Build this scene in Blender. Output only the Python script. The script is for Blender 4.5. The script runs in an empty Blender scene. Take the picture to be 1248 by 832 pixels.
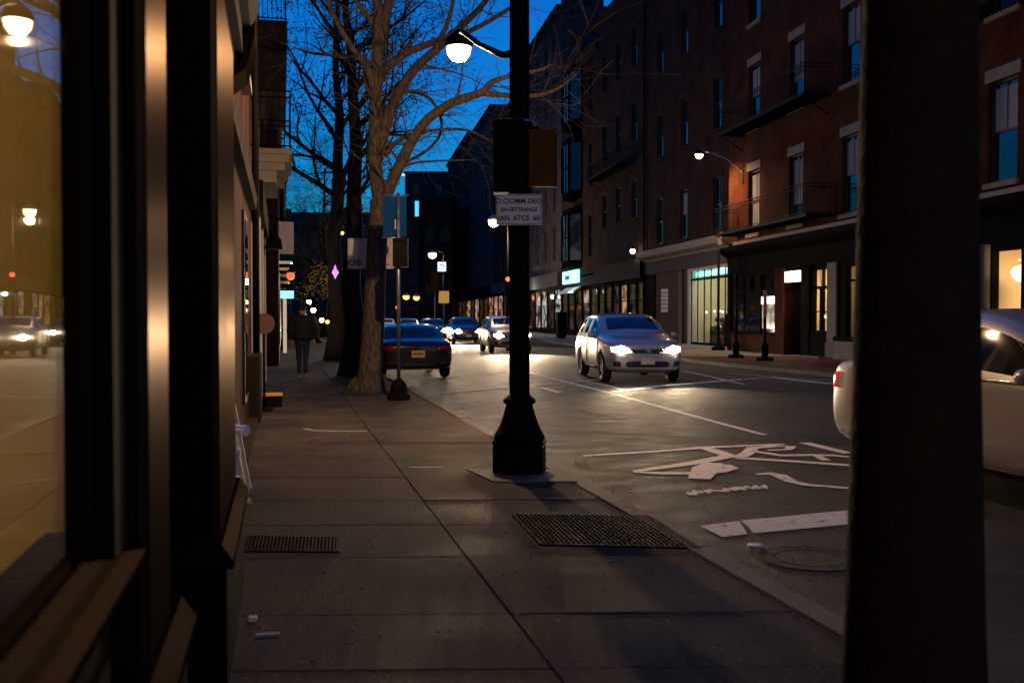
import bpy, bmesh, math, random
from mathutils import Vector, Matrix
from mathutils.bvhtree import BVHTree
random.seed(7)
sc = bpy.context.scene
R = math.radians
# ------------------------------------------------------------------ camera, sky, exposure
F, YAW, PIT, CZ = 1213.0, R(12.95), math.atan(28/1213), 1.48
cd = bpy.data.cameras.new('camera'); cam = bpy.data.objects.new('camera', cd); sc.collection.objects.link(cam)
cam.location = (0, 0, CZ); cam.rotation_euler = (R(90)-PIT, 0, -YAW)
cd.sensor_width = 36; cd.lens = 36*F/1248; cd.clip_start = .05; cd.clip_end = 2000
cd.dof.use_dof = True; cd.dof.focus_distance = 14; cd.dof.aperture_fstop = 3.2
sc.camera = cam
SUN_EL, TINT, SKY = -1.0, (.03, .86, 1.22, 1), 1.0
w = bpy.data.worlds.new('World'); sc.world = w; w.use_nodes = True
nt = w.node_tree; nt.nodes.clear()
sky = nt.nodes.new('ShaderNodeTexSky'); sky.sky_type = 'NISHITA'; sky.sun_disc = False
sky.sun_elevation = R(SUN_EL); sky.sun_rotation = R(10); sky.ozone_density = 4.0; sky.air_density = 1.2; sky.dust_density = .4
hs = nt.nodes.new('ShaderNodeHueSaturation'); hs.inputs['Saturation'].default_value = 1.0
bg = nt.nodes.new('ShaderNodeBackground'); bg.inputs['Strength'].default_value = SKY
wo = nt.nodes.new('ShaderNodeOutputWorld')
tint = nt.nodes.new('ShaderNodeMix'); tint.data_type = 'RGBA'; tint.blend_type = 'MULTIPLY'; tint.inputs[0].default_value = 1
tint.inputs[7].default_value = TINT
nt.links.new(sky.outputs[0], hs.inputs['Color']); nt.links.new(hs.outputs[0], tint.inputs[6])
nt.links.new(tint.outputs[2], bg.inputs[0]); nt.links.new(bg.outputs[0], wo.inputs[0])
sc.view_settings.view_transform = 'Standard'; sc.view_settings.look = 'None'
sc.view_settings.exposure = 0; sc.view_settings.gamma = 1; sc.view_settings.use_curve_mapping = False
sc.cycles.sample_clamp_indirect = 4; sc.cycles.sample_clamp_direct = 0
sc.cycles.max_bounces = 6; sc.cycles.transparent_max_bounces = 8
LAMP_STREET = 860.0     # watts of the street lamps
LAMP_WALL = 1300.0
LAMP_BACK_FILL = 620.0  # added lamp behind the camera
HEAD = 560.0

def ray(px, py):
    x = (px-624)/F; y = -(py-416)/F
    dy = math.cos(PIT)+y*math.sin(PIT); dz = -math.sin(PIT)+y*math.cos(PIT)
    c, s = math.cos(YAW), math.sin(YAW)
    return Vector((x*c+dy*s, -x*s+dy*c, dz))
def wp(px, py, D):                    # point on a sight line at depth D metres
    return Vector((0, 0, CZ))+ray(px, py)*D
def gnd(px, py, z=0.0):
    d = ray(px, py); return Vector((0, 0, CZ))+d*((z-CZ)/d.z)
AZ = R(3.63)                          # the far side of the street runs a little off the near side
FB = Vector((18.45, 32.29, 0)); FU = Vector((math.sin(AZ), math.cos(AZ), 0)); FV = Vector((math.cos(AZ), -math.sin(AZ), 0))
def sw(s, y=0.0, z=0.0):              # street-side coordinates (along, into the building, up) to world
    return FB+FU*s+FV*y+Vector((0, 0, z))
def fac(px, py, off=0.0):
    d = ray(px, py); t = (FB.dot(FV)+off)/d.dot(FV)
    P = Vector((0, 0, CZ))+d*t-FB
    return P.dot(FU), CZ+d.z*t

# ------------------------------------------------------------------ materials
def mat(name, col, rough=.6, metal=0, spec=.5, emit=None, es=0, bump=0, bs=40, var=0, vs=3, coat=0, sample=True):
    m = bpy.data.materials.new(name); m.use_nodes = True; n = m.node_tree; b = n.nodes['Principled BSDF']
    b.inputs['Base Color'].default_value = (*col, 1); b.inputs['Roughness'].default_value = rough
    b.inputs['Metallic'].default_value = metal; b.inputs['Specular IOR Level'].default_value = spec
    if coat: b.inputs['Coat Weight'].default_value = coat; b.inputs['Coat Roughness'].default_value = .06
    if emit: b.inputs['Emission Color'].default_value = (*emit, 1); b.inputs['Emission Strength'].default_value = es
    tc = n.nodes.new('ShaderNodeTexCoord')
    if var:
        no = n.nodes.new('ShaderNodeTexNoise'); no.inputs['Scale'].default_value = vs; no.inputs['Detail'].default_value = 6
        n.links.new(tc.outputs['Object'], no.inputs['Vector'])
        r = n.nodes.new('ShaderNodeMapRange'); r.inputs[3].default_value = 1-var; r.inputs[4].default_value = 1+var
        r.inputs[1].default_value = .3; r.inputs[2].default_value = .7
        n.links.new(no.outputs[0], r.inputs[0])
        x = n.nodes.new('ShaderNodeVectorMath'); x.operation = 'SCALE'; x.inputs[0].default_value = col
        n.links.new(r.outputs[0], x.inputs['Scale']); n.links.new(x.outputs[0], b.inputs['Base Color'])
        r2 = n.nodes.new('ShaderNodeMapRange'); r2.inputs[1].default_value = .3; r2.inputs[2].default_value = .7
        r2.inputs[3].default_value = max(.05, rough-.12); r2.inputs[4].default_value = min(1, rough+.12)
        n.links.new(no.outputs[0], r2.inputs[0]); n.links.new(r2.outputs[0], b.inputs['Roughness'])
    if bump:
        no = n.nodes.new('ShaderNodeTexNoise'); no.inputs['Scale'].default_value = bs; no.inputs['Detail'].default_value = 4
        n.links.new(tc.outputs['Object'], no.inputs['Vector'])
        bu = n.nodes.new('ShaderNodeBump'); bu.inputs['Strength'].default_value = bump; bu.inputs['Distance'].default_value = .02
        n.links.new(no.outputs[0], bu.inputs['Height']); n.links.new(bu.outputs[0], b.inputs['Normal'])
    if not sample: m.cycles.emission_sampling = 'NONE'
    return m
def brick(name, c1, c2, mortar=(.12, .11, .1), scale=1.0, flat=False, rough=.85):
    m = bpy.data.materials.new(name); m.use_nodes = True; n = m.node_tree; b = n.nodes['Principled BSDF']
    tc = n.nodes.new('ShaderNodeTexCoord'); sp = n.nodes.new('ShaderNodeSeparateXYZ'); cb = n.nodes.new('ShaderNodeCombineXYZ')
    n.links.new(tc.outputs['Object'], sp.inputs[0])
    if flat:
        n.links.new(sp.outputs[0], cb.inputs[0]); n.links.new(sp.outputs[1], cb.inputs[1])
    else:
        ad = n.nodes.new('ShaderNodeMath'); n.links.new(sp.outputs[0], ad.inputs[0]); n.links.new(sp.outputs[1], ad.inputs[1])
        n.links.new(ad.outputs[0], cb.inputs[0]); n.links.new(sp.outputs[2], cb.inputs[1])
    br = n.nodes.new('ShaderNodeTexBrick'); br.inputs['Color1'].default_value = (*c1, 1); br.inputs['Color2'].default_value = (*c2, 1)
    br.inputs['Mortar'].default_value = (*mortar, 1); br.inputs['Scale'].default_value = scale
    br.inputs['Brick Width'].default_value = .22; br.inputs['Row Height'].default_value = .075; br.inputs['Mortar Size'].default_value = .006
    n.links.new(cb.outputs[0], br.inputs['Vector'])
    no = n.nodes.new('ShaderNodeTexNoise'); no.inputs['Scale'].default_value = .9; no.inputs['Detail'].default_value = 8
    n.links.new(tc.outputs['Object'], no.inputs['Vector'])
    mr = n.nodes.new('ShaderNodeMapRange'); mr.inputs[3].default_value = .55; mr.inputs[4].default_value = 1.4; mr.inputs[1].default_value = .3; mr.inputs[2].default_value = .7
    n.links.new(no.outputs[0], mr.inputs[0])
    x = n.nodes.new('ShaderNodeVectorMath'); x.operation = 'SCALE'
    n.links.new(br.outputs[0], x.inputs[0]); n.links.new(mr.outputs[0], x.inputs['Scale']); n.links.new(x.outputs[0], b.inputs['Base Color'])
    bu = n.nodes.new('ShaderNodeBump'); bu.inputs['Strength'].default_value = .5; bu.inputs['Distance'].default_value = .01; bu.invert = True
    n.links.new(br.outputs[1], bu.inputs['Height']); n.links.new(bu.outputs[0], b.inputs['Normal'])
    b.inputs['Roughness'].default_value = rough; b.inputs['Specular IOR Level'].default_value = .03
    return m
def asphalt():
    m = bpy.data.materials.new('asphalt'); m.use_nodes = True; n = m.node_tree; b = n.nodes['Principled BSDF']
    tc = n.nodes.new('ShaderNodeTexCoord')
    def noise(s, det, st=None):
        no = n.nodes.new('ShaderNodeTexNoise'); no.inputs['Scale'].default_value = s; no.inputs['Detail'].default_value = det
        if st:
            mp = n.nodes.new('ShaderNodeMapping'); mp.inputs['Scale'].default_value = st
            mp.inputs['Rotation'].default_value = (0, 0, R(-6))
            n.links.new(tc.outputs['Object'], mp.inputs[0]); n.links.new(mp.outputs[0], no.inputs['Vector'])
        else: n.links.new(tc.outputs['Object'], no.inputs['Vector'])
        return no
    big = noise(.5, 8, (1, 1.6, 1)); fine = noise(90, 3); mid = noise(2.6, 8, (.8, 1.2, 1)); spk = noise(160, 1)
    cr = n.nodes.new('ShaderNodeValToRGB'); cr.color_ramp.elements[0].position = .35; cr.color_ramp.elements[0].color = (.015, .0145, .0145, 1)
    cr.color_ramp.elements[1].position = .68; cr.color_ramp.elements[1].color = (.048, .045, .042, 1)
    n.links.new(big.outputs[0], cr.inputs[0])
    sp = n.nodes.new('ShaderNodeMapRange'); sp.inputs[1].default_value = .62; sp.inputs[2].default_value = .75; sp.inputs[3].default_value = 0; sp.inputs[4].default_value = .8
    n.links.new(spk.outputs[0], sp.inputs[0])
    mx = n.nodes.new('ShaderNodeMix'); mx.data_type = 'RGBA'; mx.inputs[7].default_value = (.16, .15, .14, 1)
    n.links.new(sp.outputs[0], mx.inputs[0]); n.links.new(cr.outputs[0], mx.inputs[6]); vo = n.nodes.new('ShaderNodeTexVoronoi'); vo.feature = 'DISTANCE_TO_EDGE'; vo.inputs['Scale'].default_value = .45
    wn = n.nodes.new('ShaderNodeTexNoise'); wn.inputs['Scale'].default_value = 2.2; wn.inputs['Detail'].default_value = 6; n.links.new(tc.outputs['Object'], wn.inputs['Vector'])
    va = n.nodes.new('ShaderNodeVectorMath'); va.operation = 'MULTIPLY_ADD'; va.inputs[1].default_value = (.7, .7, 0); n.links.new(wn.outputs[1], va.inputs[0]); n.links.new(tc.outputs['Object'], va.inputs[2]); n.links.new(va.outputs[0], vo.inputs['Vector'])
    cm = n.nodes.new('ShaderNodeMapRange'); cm.inputs[1].default_value = .001; cm.inputs[2].default_value = .0045; cm.inputs[3].default_value = .3; cm.inputs[4].default_value = 1; n.links.new(vo.outputs['Distance'], cm.inputs[0])
    cs = n.nodes.new('ShaderNodeVectorMath'); cs.operation = 'SCALE'; n.links.new(mx.outputs[2], cs.inputs[0]); n.links.new(cm.outputs[0], cs.inputs['Scale']); n.links.new(cs.outputs[0], b.inputs['Base Color'])
    mr = n.nodes.new('ShaderNodeMapRange'); mr.inputs[1].default_value = .35; mr.inputs[2].default_value = .66; mr.inputs[3].default_value = .62; mr.inputs[4].default_value = .80
    n.links.new(mid.outputs[0], mr.inputs[0]); n.links.new(mr.outputs[0], b.inputs['Roughness'])
    ad = n.nodes.new('ShaderNodeMath'); ad.operation = 'MULTIPLY_ADD'; ad.inputs[1].default_value = 0
    n.links.new(mid.outputs[0], ad.inputs[0]); n.links.new(fine.outputs[0], ad.inputs[2])
    bu = n.nodes.new('ShaderNodeBump'); bu.inputs['Strength'].default_value = .9; bu.inputs['Distance'].default_value = .012
    n.links.new(ad.outputs[0], bu.inputs['Height']); n.links.new(bu.outputs[0], b.inputs['Normal'])
    b.inputs['Specular IOR Level'].default_value = .12
    return m
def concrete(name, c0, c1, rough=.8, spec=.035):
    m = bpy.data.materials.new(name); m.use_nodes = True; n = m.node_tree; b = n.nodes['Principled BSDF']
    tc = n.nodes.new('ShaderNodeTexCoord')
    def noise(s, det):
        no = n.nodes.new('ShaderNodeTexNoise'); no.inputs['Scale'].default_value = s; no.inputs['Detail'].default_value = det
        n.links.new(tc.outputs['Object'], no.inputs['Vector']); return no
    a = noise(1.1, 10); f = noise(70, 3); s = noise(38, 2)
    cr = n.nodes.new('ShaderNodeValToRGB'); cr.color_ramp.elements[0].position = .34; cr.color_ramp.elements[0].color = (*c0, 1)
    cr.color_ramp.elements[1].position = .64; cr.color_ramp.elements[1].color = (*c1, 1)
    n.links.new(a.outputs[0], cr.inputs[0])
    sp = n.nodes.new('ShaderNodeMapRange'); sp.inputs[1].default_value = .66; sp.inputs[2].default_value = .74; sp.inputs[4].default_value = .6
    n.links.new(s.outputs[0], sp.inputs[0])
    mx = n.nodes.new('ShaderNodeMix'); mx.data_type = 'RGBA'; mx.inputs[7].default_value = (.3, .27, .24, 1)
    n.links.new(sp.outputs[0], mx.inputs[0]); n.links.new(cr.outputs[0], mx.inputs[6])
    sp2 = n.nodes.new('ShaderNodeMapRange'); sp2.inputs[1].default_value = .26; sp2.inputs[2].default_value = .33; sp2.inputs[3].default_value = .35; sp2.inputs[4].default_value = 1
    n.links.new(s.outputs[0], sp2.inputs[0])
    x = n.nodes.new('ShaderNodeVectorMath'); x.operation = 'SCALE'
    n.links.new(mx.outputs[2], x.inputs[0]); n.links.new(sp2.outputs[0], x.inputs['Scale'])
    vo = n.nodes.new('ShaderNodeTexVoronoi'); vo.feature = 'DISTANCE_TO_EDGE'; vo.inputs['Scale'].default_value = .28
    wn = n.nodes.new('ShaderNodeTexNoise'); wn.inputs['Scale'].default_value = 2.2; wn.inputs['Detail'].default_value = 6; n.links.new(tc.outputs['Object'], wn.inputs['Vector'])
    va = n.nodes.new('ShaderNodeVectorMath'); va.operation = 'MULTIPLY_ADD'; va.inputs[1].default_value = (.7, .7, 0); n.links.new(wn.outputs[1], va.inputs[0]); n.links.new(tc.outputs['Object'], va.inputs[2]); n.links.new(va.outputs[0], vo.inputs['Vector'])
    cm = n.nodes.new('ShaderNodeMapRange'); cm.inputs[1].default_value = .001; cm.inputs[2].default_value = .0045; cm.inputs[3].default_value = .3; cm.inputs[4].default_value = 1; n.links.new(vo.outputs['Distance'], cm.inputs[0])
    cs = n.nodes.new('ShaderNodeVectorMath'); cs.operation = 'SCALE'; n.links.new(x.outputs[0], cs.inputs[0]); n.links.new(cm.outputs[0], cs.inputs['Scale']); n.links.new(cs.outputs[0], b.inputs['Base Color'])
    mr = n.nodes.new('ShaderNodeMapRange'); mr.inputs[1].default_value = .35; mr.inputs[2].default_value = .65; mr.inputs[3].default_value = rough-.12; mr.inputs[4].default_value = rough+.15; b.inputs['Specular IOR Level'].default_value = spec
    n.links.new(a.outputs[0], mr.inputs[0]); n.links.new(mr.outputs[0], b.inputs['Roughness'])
    bu = n.nodes.new('ShaderNodeBump'); bu.inputs['Strength'].default_value = .9; bu.inputs['Distance'].default_value = .009
    n.links.new(f.outputs[0], bu.inputs['Height']); n.links.new(bu.outputs[0], b.inputs['Normal'])
    return m
def paint():
    m = bpy.data.materials.new('road_paint'); m.use_nodes = True; n = m.node_tree; b = n.nodes['Principled BSDF']
    tc = n.nodes.new('ShaderNodeTexCoord')
    no = n.nodes.new('ShaderNodeTexNoise'); no.inputs['Scale'].default_value = 9; no.inputs['Detail'].default_value = 8; no.inputs['Roughness'].default_value = .7
    n.links.new(tc.outputs['Object'], no.inputs['Vector'])
    cr = n.nodes.new('ShaderNodeValToRGB'); cr.color_ramp.elements[0].position = .34; cr.color_ramp.elements[0].color = (.07, .065, .06, 1)
    cr.color_ramp.elements[1].position = .44; cr.color_ramp.elements[1].color = (.62, .6, .57, 1)
    n.links.new(no.outputs[0], cr.inputs[0]); n.links.new(cr.outputs[0], b.inputs['Base Color']); b.inputs['Roughness'].default_value = .7; b.inputs['Specular IOR Level'].default_value = .08
    return m
def glassy(name, tintc=(.93, .93, .93), rough=.012):
    m = bpy.data.materials.new(name); m.use_nodes = True; n = m.node_tree; n.nodes.clear()
    o = n.nodes.new('ShaderNodeOutputMaterial'); t = n.nodes.new('ShaderNodeBsdfTransparent'); g = n.nodes.new('ShaderNodeBsdfGlossy')
    t.inputs[0].default_value = (*tintc, 1); g.inputs['Roughness'].default_value = rough
    ge = n.nodes.new('ShaderNodeNewGeometry'); im = n.nodes.new('ShaderNodeMapRange'); im.inputs[3].default_value = 1.45; im.inputs[4].default_value = 1/1.45
    fr = n.nodes.new('ShaderNodeFresnel'); n.links.new(ge.outputs['Backfacing'], im.inputs[0]); n.links.new(im.outputs[0], fr.inputs[0]); mx = n.nodes.new('ShaderNodeMixShader')
    n.links.new(fr.outputs[0], mx.inputs[0]); n.links.new(t.outputs[0], mx.inputs[1]); n.links.new(g.outputs[0], mx.inputs[2]); n.links.new(mx.outputs[0], o.inputs[0])
    return m
def litpane(name, c1, c2, st, sc_=1.2):
    # a lit room seen through a far window: uneven glow
    m = bpy.data.materials.new(name); m.use_nodes = True; n = m.node_tree; b = n.nodes['Principled BSDF']
    tc = n.nodes.new('ShaderNodeTexCoord'); no = n.nodes.new('ShaderNodeTexNoise'); no.inputs['Scale'].default_value = sc_; no.inputs['Detail'].default_value = 3
    n.links.new(tc.outputs['Object'], no.inputs['Vector'])
    cr = n.nodes.new('ShaderNodeValToRGB'); cr.color_ramp.elements[0].position = .42; cr.color_ramp.elements[0].color = (*c1, 1)
    cr.color_ramp.elements[1].position = .6; cr.color_ramp.elements[1].color = (*c2, 1)
    n.links.new(no.outputs[0], cr.inputs[0]); n.links.new(cr.outputs[0], b.inputs['Emission Color']); b.inputs['Emission Strength'].default_value = st
    b.inputs['Base Color'].default_value = (.02, .02, .02, 1); b.inputs['Roughness'].default_value = .08
    return m
def brushed(name, col, base, rough):
    # brushed metal facing: even reflection at every angle plus a dark diffuse layer
    m = bpy.data.materials.new(name); m.use_nodes = True; n = m.node_tree; n.nodes.clear()
    o = n.nodes.new('ShaderNodeOutputMaterial'); g = n.nodes.new('ShaderNodeBsdfGlossy'); d = n.nodes.new('ShaderNodeBsdfDiffuse'); a = n.nodes.new('ShaderNodeAddShader')
    g.inputs['Roughness'].default_value = rough; d.inputs[0].default_value = (*base, 1)
    tc = n.nodes.new('ShaderNodeTexCoord'); mp = n.nodes.new('ShaderNodeMapping'); mp.inputs['Scale'].default_value = (40, 40, 1.5); no = n.nodes.new('ShaderNodeTexNoise'); no.inputs['Detail'].default_value = 5
    n.links.new(tc.outputs['Object'], mp.inputs[0]); n.links.new(mp.outputs[0], no.inputs['Vector'])
    mr = n.nodes.new('ShaderNodeMapRange'); mr.inputs[3].default_value = .6; mr.inputs[4].default_value = 1.25; n.links.new(no.outputs[0], mr.inputs[0])
    x = n.nodes.new('ShaderNodeVectorMath'); x.operation = 'SCALE'; x.inputs[0].default_value = col; n.links.new(mr.outputs[0], x.inputs['Scale']); n.links.new(x.outputs[0], g.inputs[0])
    n.links.new(g.outputs[0], a.inputs[0]); n.links.new(d.outputs[0], a.inputs[1]); n.links.new(a.outputs[0], o.inputs[0]); return m
def bark():
    m = bpy.data.materials.new('bark'); m.use_nodes = True; n = m.node_tree; b = n.nodes['Principled BSDF']
    tc = n.nodes.new('ShaderNodeTexCoord'); mp = n.nodes.new('ShaderNodeMapping'); mp.inputs['Scale'].default_value = (26, 26, 7)
    n.links.new(tc.outputs['Object'], mp.inputs[0])
    no = n.nodes.new('ShaderNodeTexNoise'); no.inputs['Scale'].default_value = 1; no.inputs['Detail'].default_value = 8
    n.links.new(mp.outputs[0], no.inputs['Vector'])
    cr = n.nodes.new('ShaderNodeValToRGB'); cr.color_ramp.elements[0].position = .4; cr.color_ramp.elements[0].color = (.045, .032, .023, 1)
    cr.color_ramp.elements[1].position = .68; cr.color_ramp.elements[1].color = (.145, .105, .07, 1)
    n.links.new(no.outputs[0], cr.inputs[0]); n.links.new(cr.outputs[0], b.inputs['Base Color']); b.inputs['Roughness'].default_value = .9
    bu = n.nodes.new('ShaderNodeBump'); bu.inputs['Strength'].default_value = .7; bu.inputs['Distance'].default_value = .025
    n.links.new(no.outputs[0], bu.inputs['Height']); n.links.new(bu.outputs[0], b.inputs['Normal'])
    return m
M = {
 'asphalt': asphalt(), 'paint': paint(), 'bark': bark(), 'bark_dark': mat('dark_bark', (.04, .03, .024), .95, spec=.05, var=.4, vs=14, bump=1, bs=30),
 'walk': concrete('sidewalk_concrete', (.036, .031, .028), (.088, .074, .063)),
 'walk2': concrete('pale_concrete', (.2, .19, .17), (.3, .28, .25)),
 'joint': mat('joint_dirt', (.022, .018, .015), .95, spec=.05),
 'kerb': concrete('granite_kerb', (.08, .07, .06), (.2, .175, .15), .75, .05),
 'brickwalk': brick('paving_brick', (.19, .055, .032), (.13, .035, .022), (.06, .05, .045), flat=True, rough=.6),
 'brick': brick('red_brick', (.11, .031, .014), (.07, .019, .009), (.045, .03, .022)),
 'brick_dark': brick('dark_brick', (.055, .030, .024), (.042, .024, .019), (.03, .025, .022)),
 'brick_mid': brick('brown_brick', (.07, .027, .018), (.05, .021, .014), (.035, .027, .022)),
 'brick_pale': brick('painted_brick', (.09, .075, .075), (.075, .062, .062), (.06, .052, .052)),
 'stone': mat('limestone', (.28, .24, .19), .9, spec=.15, var=.2, bump=.4),
 'stone_dark': mat('brownstone', (.035, .026, .02), .9, spec=.1, var=.2, bump=.4),
 'granite': mat('granite', (.2, .17, .15), .7, spec=.2, var=.25, vs=14, bump=.3),
 'black': mat('black_paint', (.006, .0055, .0055), .75, spec=.06, bump=.06, bs=30),
 'blackm': mat('black_iron', (.006, .0055, .0055), .65, 0, .08, var=.3, vs=8, bump=.3, bs=60),
 'storewood': mat('storefront_dark_paint', (.006, .005, .0045), .75, spec=.012, bump=.06, bs=30),
 'bronze': brushed('bronze_trim', (.06, .045, .035), (.008, .006, .005), .28),
 'trim': brushed('varnished_trim', (.0075, .0055, .004), (.005, .004, .003), .45),
 'cornice': mat('painted_cornice', (.3, .26, .22), .75, spec=.2, var=.15, bump=.2),
 'lilac': mat('grey_stucco', (.1, .085, .085), .9, spec=.1, var=.15, bump=.3),
 'frame_w': mat('white_frame', (.5, .47, .42), .7, spec=.2, var=.1),
 'frame_b': mat('window_frame_dark', (.03, .028, .026), .5),
 'red_panel': mat('brown_red_panel', (.09, .028, .017), .8, spec=.15, var=.2, vs=4, bump=.2),
 'door_brown': mat('brown_door', (.06, .03, .015), .7, spec=.15, var=.2, vs=5),
 'glass': mat('window_glass', (.006, .007, .009), .03, bump=.015, bs=1.1),
 'curtain': mat('window_blind', (.3, .3, .3), .8, var=.1),
 'clear': glassy('shop_glass'),
 'chrome': mat('chrome', (.75, .75, .77), .12, 1),
 'alu': mat('galvanised_steel', (.4, .42, .45), .38, .9, var=.15, vs=10),
 'rubber': mat('tyre_rubber', (.012, .012, .012), .8, bump=.2),
 'rim': mat('alloy_rim', (.35, .34, .33), .35, .9),
 'arch': mat('wheel_well', (.006, .006, .006), .9),
 'carglass': mat('car_glass', (.006, .007, .009), .04, spec=.9),
 'plastic': mat('black_plastic', (.014, .014, .015), .5),
 'silver': mat('silver_paint', (.55, .54, .54), .36, .5, coat=.8, bump=.01),
 'silver2': mat('pale_grey_paint', (.42, .39, .37), .36, .4, coat=.8),
 'blackcar': mat('black_car_paint', (.01, .01, .012), .2, coat=1),
 'darkcar': mat('dark_blue_paint', (.03, .035, .05), .28, .4, coat=.8),
 'beige': mat('champagne_paint', (.35, .3, .25), .32, .6, coat=.8),
 'headlens': mat('headlamp_lens', (.8, .8, .8), .1, emit=(1, .86, .62), es=60, sample=False),
 'headglow': mat('headlamp_glow', (.8, .8, .8), .1, emit=(1, .82, .56), es=16, sample=False),
 'taillens': mat('tail_lamp_lens', (.4, .01, .01), .12, emit=(1, .05, .03), es=.5, coat=1, sample=False),
 'tailclear': mat('clear_lamp_lens', (.7, .62, .6), .1, emit=(1, .8, .7), es=.35, coat=1, sample=False),
 'taildull': mat('unlit_tail_lens', (.25, .008, .008), .12, coat=1),
 'plate_y': mat('yellow_plate', (.75, .36, .04), .45, emit=(1, .5, .08), es=.05, sample=False),
 'plate_w': mat('white_plate', (.6, .56, .52), .45),
 'ink': mat('dark_lettering', (.015, .015, .02), .6),
 'bulb': mat('sodium_bowl', (1, .9, .7), .3, emit=(1, .68, .32), es=11, sample=False),
 'bulb2': mat('wall_lamp_bowl', (1, .9, .7), .3, emit=(1, .68, .32), es=11, sample=False),
 'sign_white': mat('white_sign_face', (.88, .84, .8), .5, var=.08, vs=12),
 'sign_pink': mat('weathered_board', (.68, .58, .56), .6, var=.15, vs=8),
 'sign_edge': mat('sign_border', (.03, .03, .035), .5),
 'banner': mat('blue_banner', (.004, .045, .15), .9, spec=.05, var=.15, vs=5),
 'yellow_box': mat('yellow_signal_housing', (.13, .05, .007), .8, spec=.1, var=.2, vs=7, bump=.1),
 'yellow': mat('yellow_paint', (.85, .42, .02), .5, var=.1),
 'iron': mat('cast_iron', (.007, .006, .0055), .75, 0, .06, var=.3, vs=20, bump=.3, bs=80),
 'room': mat('warm_room_wall', (.72, .58, .38), .8, var=.08, vs=2),
 'roomy': mat('ochre_room_wall', (.74, .56, .16), .8, var=.08, vs=2),
 'roomfloor': mat('shop_floor', (.25, .2, .15), .6),
 'cyanlamp': mat('cyan_strip_lamp', (.5, .9, .9), .5, emit=(.25, 1, .95), es=3.2),
 'warmlamp': mat('warm_room_lamp', (1, .9, .7), .5, emit=(1, .72, .36), es=42),
 'globe': mat('paper_globe_lamp', (1, .9, .8), .5, emit=(1, .8, .5), es=3),
 'panel_white': mat('lit_white_sign', (.9, .9, .9), .4, emit=(1, .9, .72), es=2.6),
 'panel_cyan': mat('lit_cyan_sign', (.6, .9, .9), .4, emit=(.35, 1, .95), es=1.7),
 'lit_warm': litpane('lit_window_warm', (.04, .02, .008), (.9, .5, .2), .6, 1.1),
 'lit_white': litpane('lit_window_white', (.02, .025, .02), (.8, .9, .8), .55, 1.3),
 'lit_dim': litpane('dim_shop_window', (.005, .004, .004), (.14, .07, .03), .4, 1.0),
 'lit_pink': litpane('lit_window_pink', (.03, .015, .012), (.9, .55, .45), .6, .9),
 'red_on': mat('red_signal_on', (.8, .05, .03), .3, emit=(1, .08, .04), es=5, sample=False),
 'green_on': mat('green_signal_on', (.05, .8, .5), .3, emit=(.1, 1, .6), es=4, sample=False),
 'orange_on': mat('orange_lamp_on', (.9, .4, .1), .3, emit=(1, .36, .08), es=4, sample=False),
 'white_on': mat('white_lamp_on', (.9, .9, .9), .3, emit=(.85, .95, 1), es=5, sample=False),
 'warm_on': mat('warm_lamp_on', (.9, .8, .6), .3, emit=(1, .72, .36), es=9, sample=False),
 'purple_on': mat('purple_lamp_on', (.5, .2, .9), .3, emit=(.45, .14, 1), es=2.2, sample=False),
 'blue_on': mat('blue_sign_on', (.2, .6, .9), .3, emit=(.2, .72, 1), es=2.2, sample=False),
 'jacket': mat('black_jacket', (.008, .008, .009), .8, bump=.3, bs=30),
 'jeans': mat('dark_jeans', (.02, .028, .05), .85, bump=.3, bs=90),
 'shoe': mat('grey_trainers', (.3, .27, .26), .7),
 'skin': mat('skin', (.4, .24, .17), .6),
 'hair': mat('dark_hair', (.012, .01, .008), .7),
 'leaf_dark': mat('dark_leaf', (.025, .035, .022), .8),
 'leaf_yellow_lit': mat('glowing_yellow_leaf', (.5, .32, .05), .7, emit=(1, .55, .08), es=.12, sample=False),  # faint emission puts lamplight on the leaves into their colour
 'wood_pole': mat('weathered_pole', (.016, .010, .006), .95, spec=.08, var=.3, vs=9, bump=.6, bs=30),
 'litter_w': mat('pale_litter', (.5, .5, .52), .7), 'litter_b': mat('blue_grey_litter', (.12, .14, .17), .6),
 'soil': mat('tree_pit_soil', (.035, .026, .018), .95, var=.3, vs=12, bump=1, bs=25),
 'fardark': mat('far_dark_wall', (.045, .045, .05), .85, var=.2, vs=.4),
}
for k_ in ('glass', 'carglass'): M[k_].node_tree.nodes['Principled BSDF'].inputs['IOR'].default_value = 2.0 if k_ == 'glass' else 1.55
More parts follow.
